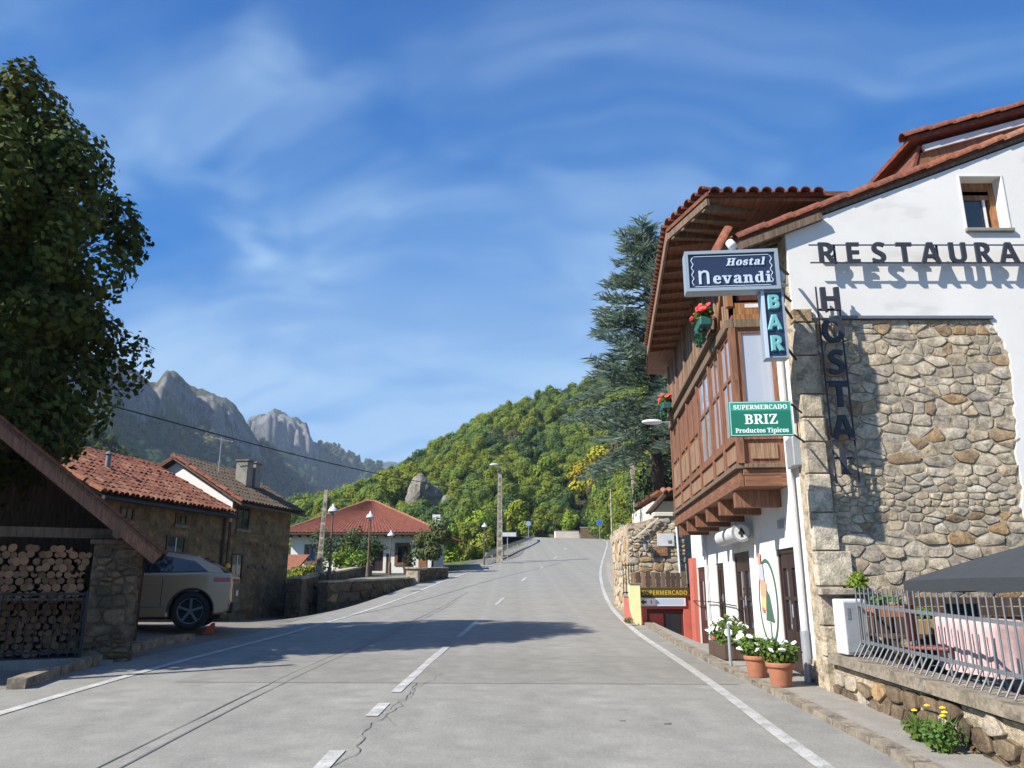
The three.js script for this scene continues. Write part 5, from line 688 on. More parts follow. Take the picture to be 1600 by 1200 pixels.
// ---------------------------------------------------------------- the big broadleaf tree behind the shed
{ const t = thing('broadleaf_tree', 'tall dense broadleaf tree towering over the woodshed', 'tree', [-11.08, 0.4, -14.2]); const r = rngOf(2), lobes = [];
  for (let i = 0; i < 46; i++) { const h = r(), a = r() * 6.283, w = 3.15 * Math.sqrt(Math.max(0.05, 1 - Math.pow((h - 0.36) / 0.68, 2))), q = w * Math.sqrt(r()) * 0.84; lobes.push([Math.cos(a) * q, 3.9 + h * 6.9, Math.sin(a) * q, 0.8 + 0.55 * r(), 0.7 + 0.5 * r(), 0.8 + 0.55 * r()]); }
  for (let i = 0; i < 60; i++) { const h = r(), a = r() * 6.283, w = 3.3 * Math.sqrt(Math.max(0.03, 1 - Math.pow((h - 0.36) / 0.68, 2))); lobes.push([Math.cos(a) * w, 3.8 + h * 7.3, Math.sin(a) * w, 0.35 + 0.3 * r(), 0.4 + 0.35 * r(), 0.35 + 0.3 * r()]); }
  for (let i = 0; i < 8; i++) { const h = i / 8; lobes.push([0, 4.4 + h * 5.0, 0, 2.1, 1.2, 2.1]); }
  part('crown', leaves(lobes, 105000, 0.135, 7, { shell: 0.5, tone: 0.7, out: 1.3 }), leafMat([0.062, 0.080, 0.016], 0.22), t);
  const trunk = part('trunk', tube([v3(0.1, -0.6, 0), v3(0, 1.5, 0.05), v3(0.1, 4, 0), v3(0, 7.5, 0.1), v3(0.05, 10.4, 0)], 0.24, 24, 10), M.bark, t);
  for (let i = 0; i < 14; i++) { const a = i * 2.4, y = 2.8 + i * 0.45, L = 2.9 - i * 0.1; part('limb', rod(v3(0, y, 0), v3(Math.cos(a) * L, y + 1.4, Math.sin(a) * L), 0.1, 0.025, 7), M.bark, trunk); } }
{ const t = thing('broadleaf_tree', 'smaller broadleaf tree left of the woodshed', 'tree', [-11.9, 0.3, -10.4]), r = rngOf(12), lobes = []; for (let i = 0; i < 18; i++) { const h = r(), a = r() * 6.283, q = 1.7 * Math.sqrt(r()) * (1.1 - Math.abs(h - 0.45)); lobes.push([Math.cos(a) * q, 2.9 + h * 3.6, Math.sin(a) * q, 0.9, 0.8, 0.9]); } part('crown', leaves(lobes, 9000, 0.24, 9, { shell: 0.4, tone: 0.6 }), leafMat([0.115, 0.14, 0.024], 0.3), t); part('trunk', rod(v3(0, -0.4, 0), v3(0.1, 5, 0), 0.18, 0.05, 9), M.bark, t); }
// ---------------------------------------------------------------- the two stone houses
const wallTurn = Math.atan2(1, 0.21);     // the street fronts run ahead and a little to the right
const hx = Z => -15.88 + 0.21 * Z, hu = v3(0.2055, 0, -0.9787), hn = v3(0.9787, 0, 0.2055);
const HM = o => new THREE.Matrix4().makeBasis(hu, v3(0, 1, 0), hn).setPosition(o.x, o.y, o.z);     // x ahead along the front, z out to the street
const houseTurn = Math.atan2(-hu.z, hu.x);
const rubbleDark = mat([0.30, 0.225, 0.15], { map: rubbleTex, rep: 0.42, rough: 0.95, bump: 0.03, bumpRep: 0.7 });
function barrelRoof(parent, x0, x1, ze, ye, zr, yr_, most, seed, r = 0.115) {   // barrel tiles up one slope, eave to ridge
  const L = Math.hypot(zr - ze, yr_ - ye), ang = Math.atan2(yr_ - ye, ze - zr), cols = Math.floor((x1 - x0) / (r * 1.95)), rowsN = Math.ceil(L / 0.36), g = halfTile(r, 0.46), q = rngOf(seed), rest = [];
  let n = 0; for (let j = 0; j < rowsN; j++) for (let i = 0; i < cols; i++) { const d = j * (L / rowsN) + 0.012 * q(), px = x0 + (i + 0.5) * (x1 - x0) / cols + (q() - 0.5) * 0.03, py = ye + d * Math.sin(ang) + 0.045 + (q() - 0.5) * 0.03, pz = ze - d * Math.cos(ang); const e = new THREE.Euler(ang - 0.05 + (q() - 0.5) * 0.04, (q() - 0.5) * 0.09, 0, 'YXZ'), m = tileTones[Math.floor(q() * 5)];
    if (n++ < most) { const o = share('roof_tile', g, m, parent); o.position.set(px, py, pz - 0.46 * Math.cos(ang)); o.position.y += 0.46 * Math.sin(ang) ; o.rotation.copy(e); } else rest.push(g.clone().applyMatrix4(new THREE.Matrix4().makeRotationFromEuler(e).setPosition(px, py + 0.46 * Math.sin(ang), pz - 0.46 * Math.cos(ang)))); }
  if (rest.length) { const o = share('roof_tiling', mergeGeometries(rest), tileTones[1], parent); o.userData.kind = 'stuff'; } }
function smallWindow(h, x, y, w, hh, m = M.woodDark, glass = M.glass, curtain = false) { const f = part('window', frameGeo(x - w / 2, x + w / 2, y - hh / 2, y + hh / 2, 0.06, 0.06).translate(0, 0, -0.02), m, h); part('pane', bx(x - w / 2 + 0.06, x + w / 2 - 0.06, y - hh / 2 + 0.06, y + hh / 2 - 0.06, 0.003, 0.01), glass, f); part('mullion', bx(x - 0.018, x + 0.018, y - hh / 2 + 0.06, y + hh / 2 - 0.06, 0.01, 0.03), curtain ? M.metalWhite : m, f); part('sill', bx(x - w / 2 - 0.06, x + w / 2 + 0.06, y - hh / 2 - 0.08, y - hh / 2, 0.0, 0.08), M.kerb, f); return f; }
{ const o = P3(hx(21.2), 0, 21.2), h = thing('stone_house', 'brown stone house with a bright red tiled roof behind the car', 'building', [o.x, 0, o.z], houseTurn);
  const L = 6.62; part('street_wall', bx(0, L, -0.4, 4.02, -0.4, 0), rubbleDark, h); part('end_wall', bx(0, 0.4, -0.4, 3.98, -6.4, -0.402), rubbleDark, h);
  part('roof_boarding', prism([[0.32, 3.99], [-3.2, 5.80], [-6.7, 3.99], [-6.7, 3.92], [-3.2, 5.70], [0.32, 3.92]], L - 0.05).rotateY(Math.PI / 2).rotateY(Math.PI).translate(L - 0.05, 0, 0), M.woodDark, h);
  barrelRoof(h, -0.25, L - 0.08, 0.34, 4.0, -3.2, 5.82, 300, 7); part('ridge', rod(v3(-0.2, 5.87, -3.2), v3(L - 0.1, 5.87, -3.2), 0.12, 0.12, 10), tileTones[2], h); part('far_slope', beam(v3(3.2, 4.0, -6.7), v3(3.2, 5.86, -3.25), L - 0.1, 0.05), tileTones[0], h);
  part('gutter', rod(v3(-0.2, 3.93, 0.40), v3(L - 0.1, 3.93, 0.40), 0.06, 0.06, 10), M.black, h); part('drain_pipe', rod(v3(L - 0.35, 0.4, 0.08), v3(L - 0.35, 3.9, 0.08), 0.05, 0.05, 8), M.woodDark, h); part('flue', rod(v3(2.2, 4.9, -1.6), v3(2.2, 5.55, -1.6), 0.08, 0.08, 10), M.metalGrey, h); part('flue_cap', new THREE.ConeGeometry(0.13, 0.12, 10).translate(2.2, 5.62, -1.6), M.metalGrey, h);
  smallWindow(h, 3.85, 3.66, 0.6, 0.36, M.doorRed); smallWindow(h, 3.7, 2.86, 0.95, 0.55, M.doorRed, M.glassBlue, true); smallWindow(h, 1.3, 3.62, 0.6, 0.4, M.doorRed);
  const bal = thing('timber_beam', 'yellow squared timber laid on brackets on the stone house behind the car', 'timber', [P3(hx(24.6), 0, 24.6).x, 2.12, -24.6], houseTurn); part('baulk', bx(-1.6, 1.05, 0.0, 0.2, 0.35, 0.6), mat([0.62, 0.36, 0.10], { map: woodTexH, rep: 0.8, rot: Math.PI / 2, rough: 0.7 }), bal); for (const x of [-1.2, 0.7]) part('bracket', bx(x - 0.04, x + 0.04, -0.08, -0.002, 0.0, 0.6), M.iron, bal); }
{ const o = P3(hx(27.85), 0, 27.85), h = thing('stone_house', 'taller brown stone house with a white gable and twin chimneys', 'building', [o.x, 0, o.z], houseTurn); const L = 4.35, W = 4.9, e = 4.55, rg = 6.0;
  part('street_wall', bx(0, L, -0.4, e, -0.4, 0), rubbleDark, h); part('far_wall', bx(L - 0.4, L, -0.4, e, -W, -0.402), rubbleDark, h);
  part('gable_base', bx(-0.05, -0.002, -0.4, 3.8, -W, -0.02), rubbleDark, h);
  part('gable_wall', prism([[0, 3.802], [0, e], [-W / 2, rg], [-W, e], [-W, 3.802]], 0.05).rotateY(Math.PI / 2).rotateY(Math.PI).translate(0.0, 0, -0.002), M.white, h);
  const slab = (z0, y0, z1, y1, x0, x1, t, name, m) => { const g = prism([[z0, y0], [z1, y1], [z1, y1 + t], [z0, y0 + t]], x1 - x0).applyMatrix4(new THREE.Matrix4().makeBasis(v3(0, 0, 1), v3(0, 1, 0), v3(-1, 0, 0))).translate(x1, 0, 0); return part(name, g, m, h); };
  const dust = mat([0.22, 0.17, 0.13], { map: stoneTex, rep: 0.8, rough: 0.95, bump: 0.02 });
  slab(0.5, e - 0.2, -W / 2, rg + 0.1, -0.3, L + 0.45, 0.07, 'roof_boarding', M.woodDark); slab(-W - 0.5, e - 0.2, -W / 2, rg + 0.1, -0.3, L + 0.45, 0.07, 'roof_boarding', M.woodDark);
  { const tmp = new THREE.Group(); const g = halfTile(0.11, 0.5), q = rngOf(71), rest = []; const ang = Math.atan2(rg + 0.1 - (e - 0.2), W / 2 + 0.5), Ls = Math.hypot(W / 2 + 0.5, rg + 0.3 - e); for (let j = 0; j < 9; j++) for (let i = 0; i < 22; i++) { const d = 0.03 + j * Ls / 9.1, x = -0.2 + i * 0.222, en = new THREE.Euler(ang - 0.05, (q() - 0.5) * 0.07, 0, 'YXZ'), m4 = new THREE.Matrix4().makeRotationFromEuler(en).setPosition(x, e - 0.11 + (d + 0.5) * Math.sin(ang) + 0.02 * q(), 0.5 - (d + 0.5) * Math.cos(ang)); if (i === 0 || j === 0) { const o2 = share('roof_tile', g, i ? dust : tileTones[j % 4], h); o2.applyMatrix4(m4); } else rest.push(g.clone().applyMatrix4(m4)); } const oo = share('roof_tiling', mergeGeometries(rest), dust, h); oo.userData.kind = 'stuff'; }
  slab(-W - 0.5, e - 0.12, -W / 2, rg + 0.19, -0.3, L + 0.45, 0.05, 'far_slope', tileTones[0]); part('ridge', rod(v3(-0.3, rg + 0.2, -W / 2), v3(L + 0.4, rg + 0.2, -W / 2), 0.12, 0.12, 10), dust, h);
  for (const x of [2.15, 2.78]) { const c = part('chimney', rbx(x, x + 0.42, 4.9, 6.35, -1.35, -0.85, 0.02), M.concrete, h); part('chimney_cap', rbx(x - 0.04, x + 0.46, 6.36, 6.42, -1.39, -0.81, 0.01), M.kerb, c); }
  smallWindow(h, 0.72, 4.0, 0.85, 0.85); smallWindow(h, 0.55, 2.2, 0.75, 1.05, M.woodDark, M.glassBlue, true); for (let i = 0; i < 7; i++) part('put_log_hole', bx(1.2 + 0.5 * (i % 4) + 0.13 * hash(i, 3), 1.34 + 0.5 * (i % 4) + 0.13 * hash(i, 3), 2.2 + 0.85 * Math.floor(i / 3), 2.32 + 0.85 * Math.floor(i / 3), 0.001, 0.006), M.black, h); }
{ const a = thing('tv_antenna', 'thin television antenna on the roof of the taller stone house', 'antenna', [-11.35, 5.6, -29.6]); part('mast', rod(v3(0, 0, 0), v3(0, 1.6, 0), 0.018), M.metalLight, a); part('boom', rod(v3(-0.5, 1.62, 0), v3(0.45, 1.42, 0), 0.016), M.metalLight, a); for (let i = 0; i < 6; i++) part('element', rod(v3(-0.45 + i * 0.16, 1.61 - i * 0.034, -0.2), v3(-0.45 + i * 0.16, 1.61 - i * 0.034, 0.2), 0.008), M.metalLight, a); }
{ const a = thing('wall_light', 'small yellow lamp on the corner between the stone houses', 'lamp', [P3(hx(27.4), 0, 27.4).x + 0.25, 2.25, -27.4]); part('lens', new THREE.SphereGeometry(0.1, 12, 8), mat([0.75, 0.42, 0.03], { rough: 0.3 }), a); part('base', rod(v3(-0.25, 0, 0), v3(-0.06, 0, 0), 0.03), M.iron, a); }
// ---------------------------------------------------------------- the parked car (front towards -x)
{ const t = thing('parked_car', 'bronze coupe-like SUV parked tail out beside the woodshed', 'car', [-7.22, groundY(-7.6, 18.4) + 0.05, -18.3], THREE.MathUtils.degToRad(14)); const paint = mat([0.42, 0.29, 0.175], { rough: 0.3, metal: 0.35, clearcoat: 1, clearcoatRoughness: 0.06 });
  // side view, x=0 at the rear axle, nose at -4
  const arch = (s, cx) => { s.lineTo(cx + 0.49, 0.36); s.absarc(cx, 0.40, 0.49, -0.08, Math.PI + 0.08, false); };
  const b = new THREE.Shape(); b.moveTo(0.74, 0.42); b.lineTo(0.78, 0.62); b.lineTo(0.77, 0.88); b.quadraticCurveTo(0.80, 1.02, 0.74, 1.14); b.lineTo(0.20, 1.18); b.lineTo(-2.2, 1.12); b.quadraticCurveTo(-3.5, 1.06, -3.85, 0.86); b.quadraticCurveTo(-3.98, 0.62, -3.92, 0.36); b.lineTo(-3.5, 0.32); b.lineTo(-3.49, 0.36); b.absarc(-3.0, 0.40, 0.49, Math.PI - 0.08 + 0.16, -0.08, true); b.lineTo(-2.5, 0.30); b.lineTo(-0.5, 0.30); b.absarc(0, 0.40, 0.49, Math.PI + 0.2, -0.08, true); b.lineTo(0.52, 0.36); b.lineTo(0.70, 0.38);
  const body = part('body', new THREE.ExtrudeGeometry(b, { depth: 1.72, bevelEnabled: true, bevelThickness: 0.12, bevelSize: 0.05, bevelSegments: 4, curveSegments: 18 }).translate(0, 0, -0.86), paint, t);
  const cab = (x, y, z) => v3(x, y, z); const sec = [[0.72, 1.12], [0.48, 1.36], [0.02, 1.58], [-0.6, 1.67], [-1.5, 1.68], [-2.0, 1.60], [-2.75, 1.08]], rows = [-1, -0.93, -0.8, 0, 0.8, 0.93, 1].map(k => sec.map(([x, y]) => { const h = (y - 1.08) / 0.58, w = (0.93 - 0.24 * h) * (Math.abs(k) > 0.95 ? 1 : Math.abs(k) > 0.9 ? 0.985 : Math.abs(k)); return v3(x, Math.abs(k) > 0.95 ? Math.max(1.05, y - 0.07 * h) : y - 0.02 * Math.abs(k), Math.sign(k) * w); }));
  part('roof', quads(rows.map(r2 => r2.slice())), paint, t);
  for (const sd of [-1, 1]) { const side = quads([sec.map(([x, y]) => v3(x, Math.max(1.05, y - 0.07 * (y - 1.08) / 0.58), sd * (0.93 - 0.24 * (y - 1.08) / 0.58))), sec.map(([x]) => v3(x, 1.05, sd * 0.935))].map(r2 => sd > 0 ? r2 : r2.slice().reverse())); part('cabin_side', side, paint, t);
    const win = new THREE.Shape([[0.28, 1.24], [-0.02, 1.46], [-0.65, 1.57], [-1.5, 1.58], [-1.95, 1.50], [-2.45, 1.19]].map(p => new THREE.Vector2(...p))); const wg = new THREE.ExtrudeGeometry(win, { depth: 0.012, bevelEnabled: false }); const wp = wg.attributes.position; for (let i = 0; i < wp.count; i++) wp.setZ(i, sd * (0.93 - 0.24 * (wp.getY(i) - 1.08) / 0.58 + 0.006 + wp.getZ(i))); wg.computeVertexNormals(); const sw = part('side_window', wg, M.glass, t); part('window_pillar', beam(v3(-0.9, 1.18, sd * 0.912), v3(-0.95, 1.55, sd * 0.758), 0.01, 0.07), M.black, sw);
    part('sill', bx(-2.45, -0.52, 0.26, 0.36, sd * 0.90, sd * 0.96), M.black, t); part('door_seam', bx(-0.62, -0.608, 0.5, 1.08, sd * 0.975, sd * 0.984), M.black, body); part('door_seam', bx(-1.72, -1.708, 0.36, 1.08, sd * 0.975, sd * 0.984), M.black, body); part('belt_trim', bx(-2.5, 0.32, 1.135, 1.15, sd * 0.955, sd * 0.985), M.metalLight, body); part('side_trim', bx(-2.4, -0.55, 0.47, 0.50, sd * 0.978, sd * 0.99), M.metalGrey, body); part('door_handle', rbx(-0.95, -0.75, 0.95, 0.98, sd * 0.98, sd * 1.0, 0.006), paint, body);
    const tl = part('tail_light', new RoundedBoxGeometry(0.36, 0.1, 0.06, 2, 0.02).translate(0.60, 1.06, sd * 0.955), mat([0.45, 0.02, 0.02], { rough: 0.15, clearcoat: 1 }), t); part('rear_reflector', bx(0.64, 0.79, 0.5, 0.56, sd * 0.93, sd * 0.975), mat([0.4, 0.03, 0.02], { rough: 0.3 }), t);
    for (const x of [0, -3.0]) { const w = new THREE.Group(); w.name = 'wheel'; t.add(w); w.position.set(x, 0.40, sd * 0.86); part('tyre', new THREE.TorusGeometry(0.325, 0.088, 14, 36).scale(1, 1, 1.35), mat([0.016, 0.016, 0.017], { rough: 0.85 }), w); part('rim', new THREE.TorusGeometry(0.27, 0.022, 8, 32).translate(0, 0, sd * 0.07), M.metalGrey, w); part('hub', rod(v3(0, 0, -0.06), v3(0, 0, sd * 0.085), 0.06, 0.05, 16), M.metalGrey, w); part('brake_disc', rod(v3(0, 0, -0.04), v3(0, 0, 0.02), 0.24, 0.24, 28), M.black, w); for (let k = 0; k < 5; k++) { const a = k * 1.2566 + 0.3; part('spoke', beam(v3(Math.cos(a) * 0.05, Math.sin(a) * 0.05, sd * 0.075), v3(Math.cos(a) * 0.26, Math.sin(a) * 0.26, sd * 0.07), 0.035, 0.05), M.metalGrey, w); }
      part('wheel_arch', new THREE.TorusGeometry(0.475, 0.03, 8, 24, Math.PI * 1.02).translate(x, 0.40, sd * 0.955), mat([0.05, 0.045, 0.04], { rough: 0.7 }), t); } }
  part('rear_window', beam(v3(0.68, 1.20, 0), v3(0.14, 1.545, 0), 1.25, 0.012), M.glass, t); part('rear_bumper', rbx(0.62, 0.87, 0.34, 0.58, -0.9, 0.9, 0.05), M.black, t); part('light_bar', bx(0.83, 0.845, 1.03, 1.08, -0.75, 0.75), mat([0.35, 0.02, 0.02], { rough: 0.2 }), t); part('number_plate', bx(0.845, 0.855, 0.70, 0.82, -0.26, 0.26), M.metalWhite, t); part('underbody', bx(-3.3, 0.6, 0.22, 0.34, -0.7, 0.7), M.black, t);
  const c = thing('wheel_chock', 'orange red wedge standing behind the car wheel', 'wedge', [-6.78, groundY(-6.8, 18.2) + 0.02, -18.0], 0.4); c.scale.setScalar(0.75); part('wedge', prism([[-0.2, 0], [0.16, 0], [0.16, 0.3], [0.08, 0.3]], 0.22).translate(0, 0, -0.11), mat([0.5, 0.09, 0.035], { rough: 0.6 }), c); part('stripe', bx(0.161, 0.166, 0.12, 0.18, -0.1, 0.1), M.metalWhite, c); }

// ---------------------------------------------------------------- the little square with its stone walls
{ const top = (x, Z) => 1.70 + 0.032 * (Z - 31), pl = [[-7.15, 31.3], [-4.75, 38.4], [-4.35, 47], [-8.6, 47.5], [-7.75, 38]];
  const s = []; for (let i = 0; i <= 10; i++) { const Z = lerp(31.3, 47, i / 10), xl = lerp(-7.2, -8.3, step(31, 47, Z)), xr = Z < 38.4 ? lerp(-7.1, -4.8, (Z - 31.3) / 7.1) : lerp(-4.8, -4.4, (Z - 38.4) / 8.6); s.push([0, 0.25, 0.5, 0.75, 1].map(u => P3(lerp(xr, xl, u), top(0, Z), Z))); }
  struct('terrace_square', [quads(s)], M.gravel);
  const wall = (label, x0, Z0, x1, Z1, b0, b1, t0, t1, n, seed, tones = brownTones) => { const a = P3(x0, 0, Z0), b = P3(x1, 0, Z1), d = b.clone().sub(a), L = d.length(); const w = thing('stone_wall', label, 'wall', [x0, 0, -Z0], Math.atan2(-d.z, d.x)); const core = part('core', prism([[0, b0 - 0.6], [L, b1 - 0.6], [L, t1], [0, t0]], 0.4).translate(0, 0, -0.4), M.mortarBrown, w);
    const lo = Math.min(b0, b1) - 0.25, hi = Math.max(t0, t1); stoneFace(core, L, hi - lo, n, { aspect: 1.7, seed, gap: 0.014, depth: 0.05, tones, inside: (x, y) => { const u = x / L; return y + lo < lerp(t0, t1, u) - 0.03 && y + lo > lerp(b0, b1, u) - 0.3; }, place: g => g.translate(0, lo, -0.005) });
    const caps = Math.max(1, Math.round(L / 0.9)); for (let i = 0; i < caps; i++) part('cap_stone', beam(v3(L * i / caps + 0.01, lerp(t0, t1, i / caps) + 0.035, -0.2), v3(L * (i + 1) / caps - 0.01, lerp(t0, t1, (i + 1) / caps) + 0.035, -0.2), 0.46, 0.08), stoneTones[[0, 2, 5, 1][i % 4]], w); return w; };
  wall('stone pier end of the side wall next to the taller stone house', -8.55, 30.1, -7.95, 30.0, 0.4, 0.42, 1.84, 1.84, 14, 81);
  wall('side wall rising behind the pier along the little square', -7.95, 30.3, -7.8, 44, 0.45, 2.0, 1.84, 2.62, 60, 82);
  wall('front stone wall of the little square above the road edge', -7.2, 31.0, -4.9, 37.9, 0.85, 1.62, 1.70, 1.90, 80, 83, [...brownTones, stoneTones[4]]);
  wall('short stone wall along the road beyond the gap in the square', -4.75, 39.6, -3.5, 43.2, 1.72, 2.0, 2.34, 2.48, 36, 84);
  const pier = thing('gate_pier', 'squat pale stone pier at the gap of the square', 'pier', [-4.9, 1.5, -39.2]); part('shaft', rbx(-0.3, 0.3, 0, 0.85, -0.3, 0.3, 0.04), stoneTones[1], pier); part('cap', rbx(-0.36, 0.36, 0.86, 0.96, -0.36, 0.36, 0.03), stoneTones[2], pier);
  const bin = thing('blue_bin', 'blue bin between the taller stone house and the pier', 'bin', [-9.05, 0.4, -32.6]); part('tub', rbx(-0.25, 0.25, 0.05, 0.85, -0.25, 0.25, 0.04), mat([0.03, 0.09, 0.25], { rough: 0.5 }), bin); part('lid', rbx(-0.28, 0.28, 0.86, 0.93, -0.28, 0.28, 0.03), mat([0.03, 0.09, 0.25], { rough: 0.5 }), bin);
}
// ---------------------------------------------------------------- the white house with the hipped roof
{ const h = thing('white_house', 'white bungalow with a red hipped roof beyond the little square', 'building', [-9.6, 2.4, -54]); const W = 4.6, D = 3.6; const shape = frameShape(-W, W, -1.2, 2.35, 0, [[0.55, 1.35, 0.05, 1.72], [2.2, 2.98, 0.5, 1.7], [-3.6, -2.9, 0.6, 1.6]]);
  part('front_wall', new THREE.ExtrudeGeometry(shape, { depth: 0.25, bevelEnabled: false }).translate(0, 0, D - 0.25), M.white, h); part('side_wall', bx(W - 0.25, W, -1.2, 2.35, -D, D - 0.252), M.white, h); part('side_wall', bx(-W, -W + 0.25, -1.2, 2.35, -D, D - 0.252), M.white, h); part('back_wall', bx(-W + 0.26, W - 0.26, -1.2, 2.35, -D, -D + 0.25), M.white, h); part('inner_wall', bx(-W + 0.3, W - 0.3, -1.2, 2.3, -D + 0.3, D - 0.5), M.cream, h);
  const door = part('door', bx(0.55, 1.35, 0.05, 1.72, D - 0.2, D - 0.14), M.doorDark, h); part('door_glass', bx(0.7, 1.2, 0.9, 1.6, D - 0.14, D - 0.13), M.glass, door);
  for (const [a, b, c, d] of [[2.2, 2.98, 0.5, 1.7], [-3.6, -2.9, 0.6, 1.6]]) { const w = part('window', frameGeo(a - 0.12, b + 0.12, c - 0.12, d + 0.12, 0.2, 0.05).translate(0, 0, D), mat([0.30, 0.16, 0.12], { map: stoneTex, rep: 1, rough: 0.9 }), h); part('pane', bx(a + 0.08, b - 0.08, c + 0.08, d - 0.08, D - 0.1, D - 0.09), M.glass, w); part('mullion', bx((a + b) / 2 - 0.03, (a + b) / 2 + 0.03, c + 0.08, d - 0.08, D - 0.09, D - 0.05), M.doorRed, w); }
  const e = 0.75, ey = 2.42, A = [v3(-W - e, ey, D + e), v3(W + e, ey, D + e), v3(W + e, ey, -D - e), v3(-W - e, ey, -D - e)], R = [v3(-0.55, 4.85, 0), v3(0.0, 4.85, 0)];
  part('soffit', bx(-W - e, W + e, ey - 0.12, ey - 0.02, -D - e, D + e), M.woodDark, h); for (let i = 0; i < 20; i++) part('rafter', bx(-W - 0.6 + i * 0.55, -W - 0.5 + i * 0.55, ey - 0.26, ey - 0.122, D, D + e - 0.05), M.woodDark, h);
  const slope = (a, b, c, d, name, n) => { const rows = [], out = v3().crossVectors(b.clone().sub(a), d.clone().sub(a)).normalize(); for (let j = 0; j <= n; j++) { const u = j / n, lo = a.clone().lerp(b, u), hi = d.clone().lerp(c, u), lift = out.clone().multiplyScalar(0.05 * Math.abs(Math.sin(u * n * 0.7854))); rows.push([lo.clone().add(lift), lo.clone().lerp(hi, 0.33).add(lift), lo.clone().lerp(hi, 0.66).add(lift), hi.clone().add(lift)]); } return part(name, quads(rows), mat([0.29, 0.085, 0.055], { map: stoneTex, rep: 0.9, rough: 0.9, bump: 0.02 }), h); };
  slope(A[0], A[1], R[1], R[0], 'roof_slope', 184); slope(A[1], A[2], R[1], R[1], 'roof_slope', 120); slope(A[3], A[0], R[0], R[0], 'roof_slope', 120); slope(A[2], A[3], R[0], R[1], 'roof_slope', 80);
  for (const [a, b] of [[A[0], R[0]], [A[1], R[1]], [R[0], R[1]], [A[2], R[1]]]) part('ridge_tile', rod(a, b, 0.1, 0.1, 8), tileTones[4], h); part('chimney', rbx(4.1, 4.65, 2.6, 3.9, -0.3, 0.25, 0.02), M.white, h); part('porch_roof', beam(v3(4.2, 2.7, 1.5), v3(6.2, 2.0, 1.5), 2.4, 0.1), tileTones[1], h);
  part('timber_door', bx(3.62, 4.12, -0.1, 1.9, D + 0.002, D + 0.05), M.woodOrange, h);
  const b = thing('bird_table', 'dark roofed wooden post stand before the white house', 'stand', [-7.55, 2.25, -47.6]); part('post', rod(v3(0, 0, 0), v3(0, 1.15, 0), 0.07), M.woodDark, b); part('tray', rbx(-0.22, 0.22, 1.15, 1.2, -0.2, 0.2, 0.01), M.woodDark, b); part('roof', prism([[-0.5, 1.28], [0, 1.62], [0.5, 1.28], [0, 1.5]], 0.5).translate(0, 0, -0.25), M.woodDark, b); part('post', rod(v3(0.12, 0, 0.1), v3(0.12, 1.2, 0.1), 0.03), M.woodDark, b);
  const pot = thing('potted_shrub', 'dark potted shrub in front of the white house window', 'plant', [-6.3, 2.2, -47.5]); part('pot', new THREE.LatheGeometry(potProfile, 16).scale(1.6, 1.6, 1.6), M.woodDark, pot); part('foliage', leaves([[0, 0.9, 0, 0.3, 0.6, 0.3], [0.25, 0.7, 0, 0.25, 0.3, 0.25]], 500, 0.09, 91), leafMat([0.035, 0.05, 0.02]), pot);
}
// shrubs, hedge and garden on the left
const shrub = (x, y, Z, w, hh, c, label, seed, n = 1500, size = 0.13, name = 'shrub', grp) => { const t = thing(name, label, 'shrub', [x, y, -Z], 0, grp), r = rngOf(seed), l = []; for (let i = 0; i < 7; i++) l.push([(r() - 0.5) * w, hh * (0.3 + 0.5 * r()), (r() - 0.5) * w * 0.7, w * 0.3, hh * 0.3, w * 0.3]); part('foliage', leaves(l, n, size, seed, { shell: 0.2, tone: 0.6 }), leafMat(c), t); part('stem', rod(v3(0, -0.3, 0), v3(0, hh * 0.6, 0), 0.04, 0.02, 6), M.bark, t); };
shrub(-8.9, 1.3, 36, 1.3, 1.25, [0.212, 0.241, 0.034], 'yellow green shrub behind the side wall beside the pole', 101); shrub(-9.6, 0.9, 34.5, 1.2, 1.1, [0.202, 0.219, 0.034], 'yellow green shrub behind the pier', 102); shrub(-8.35, 2.2, 41, 1.6, 1.3, [0.138, 0.208, 0.034], 'bright green bush at the end of the side wall', 103); shrub(-9.6, 2.0, 43, 2.0, 2.6, [0.064, 0.093, 0.034], 'tall grey green bush in front of the white house', 104, 2200);
shrub(-10.5, 1.0, 37, 1.6, 1.4, [0.148, 0.197, 0.034], 'pale green bush beside the taller stone house', 105); shrub(-8.8, 2.3, 45, 1.8, 2.3, [0.070, 0.109, 0.034], 'dark green bush before the white house door', 106, 2000);
{ const t = thing('garden_hut', 'small hut with a red roof glimpsed behind the pier', 'building', [-12.0, 0.5, -40]); part('wall', bx(-1.2, 1.2, -0.5, 1.7, -1, 1), M.cream, t); part('roof', beam(v3(0, 1.75, 1.3), v3(0, 2.6, -1.2), 2.8, 0.1), tileTones[2], t); part('door', bx(0.2, 0.8, -0.4, 1.3, 1.001, 1.03), M.doorRed, t); }
function smallTree(x, y, Z, s, k, c, label, group, name = 'small_tree', sy = 1) { const t = thing(name, label, 'tree', [x, y, -Z], k * 1.7, group); t.scale.set(s, s * sy, s); share('crown', crownOf[k % 5], leafMat(c, 0.15), t); share('trunk', trunkGeo, M.bark, t); return t; }
smallTree(-4.9, 2.5, 48.5, 0.48, 1, [0.090, 0.115, 0.046], 'slim olive green tree at the corner of the white house');
smallTree(-5.3, 2.5, 66, 0.62, 2, [0.138, 0.219, 0.029], 'bright green tree behind the white chimney'); smallTree(-2.7, 2.6, 68, 0.55, 0, [0.170, 0.203, 0.034], 'yellow green tree left of the tall lamp pole'); 
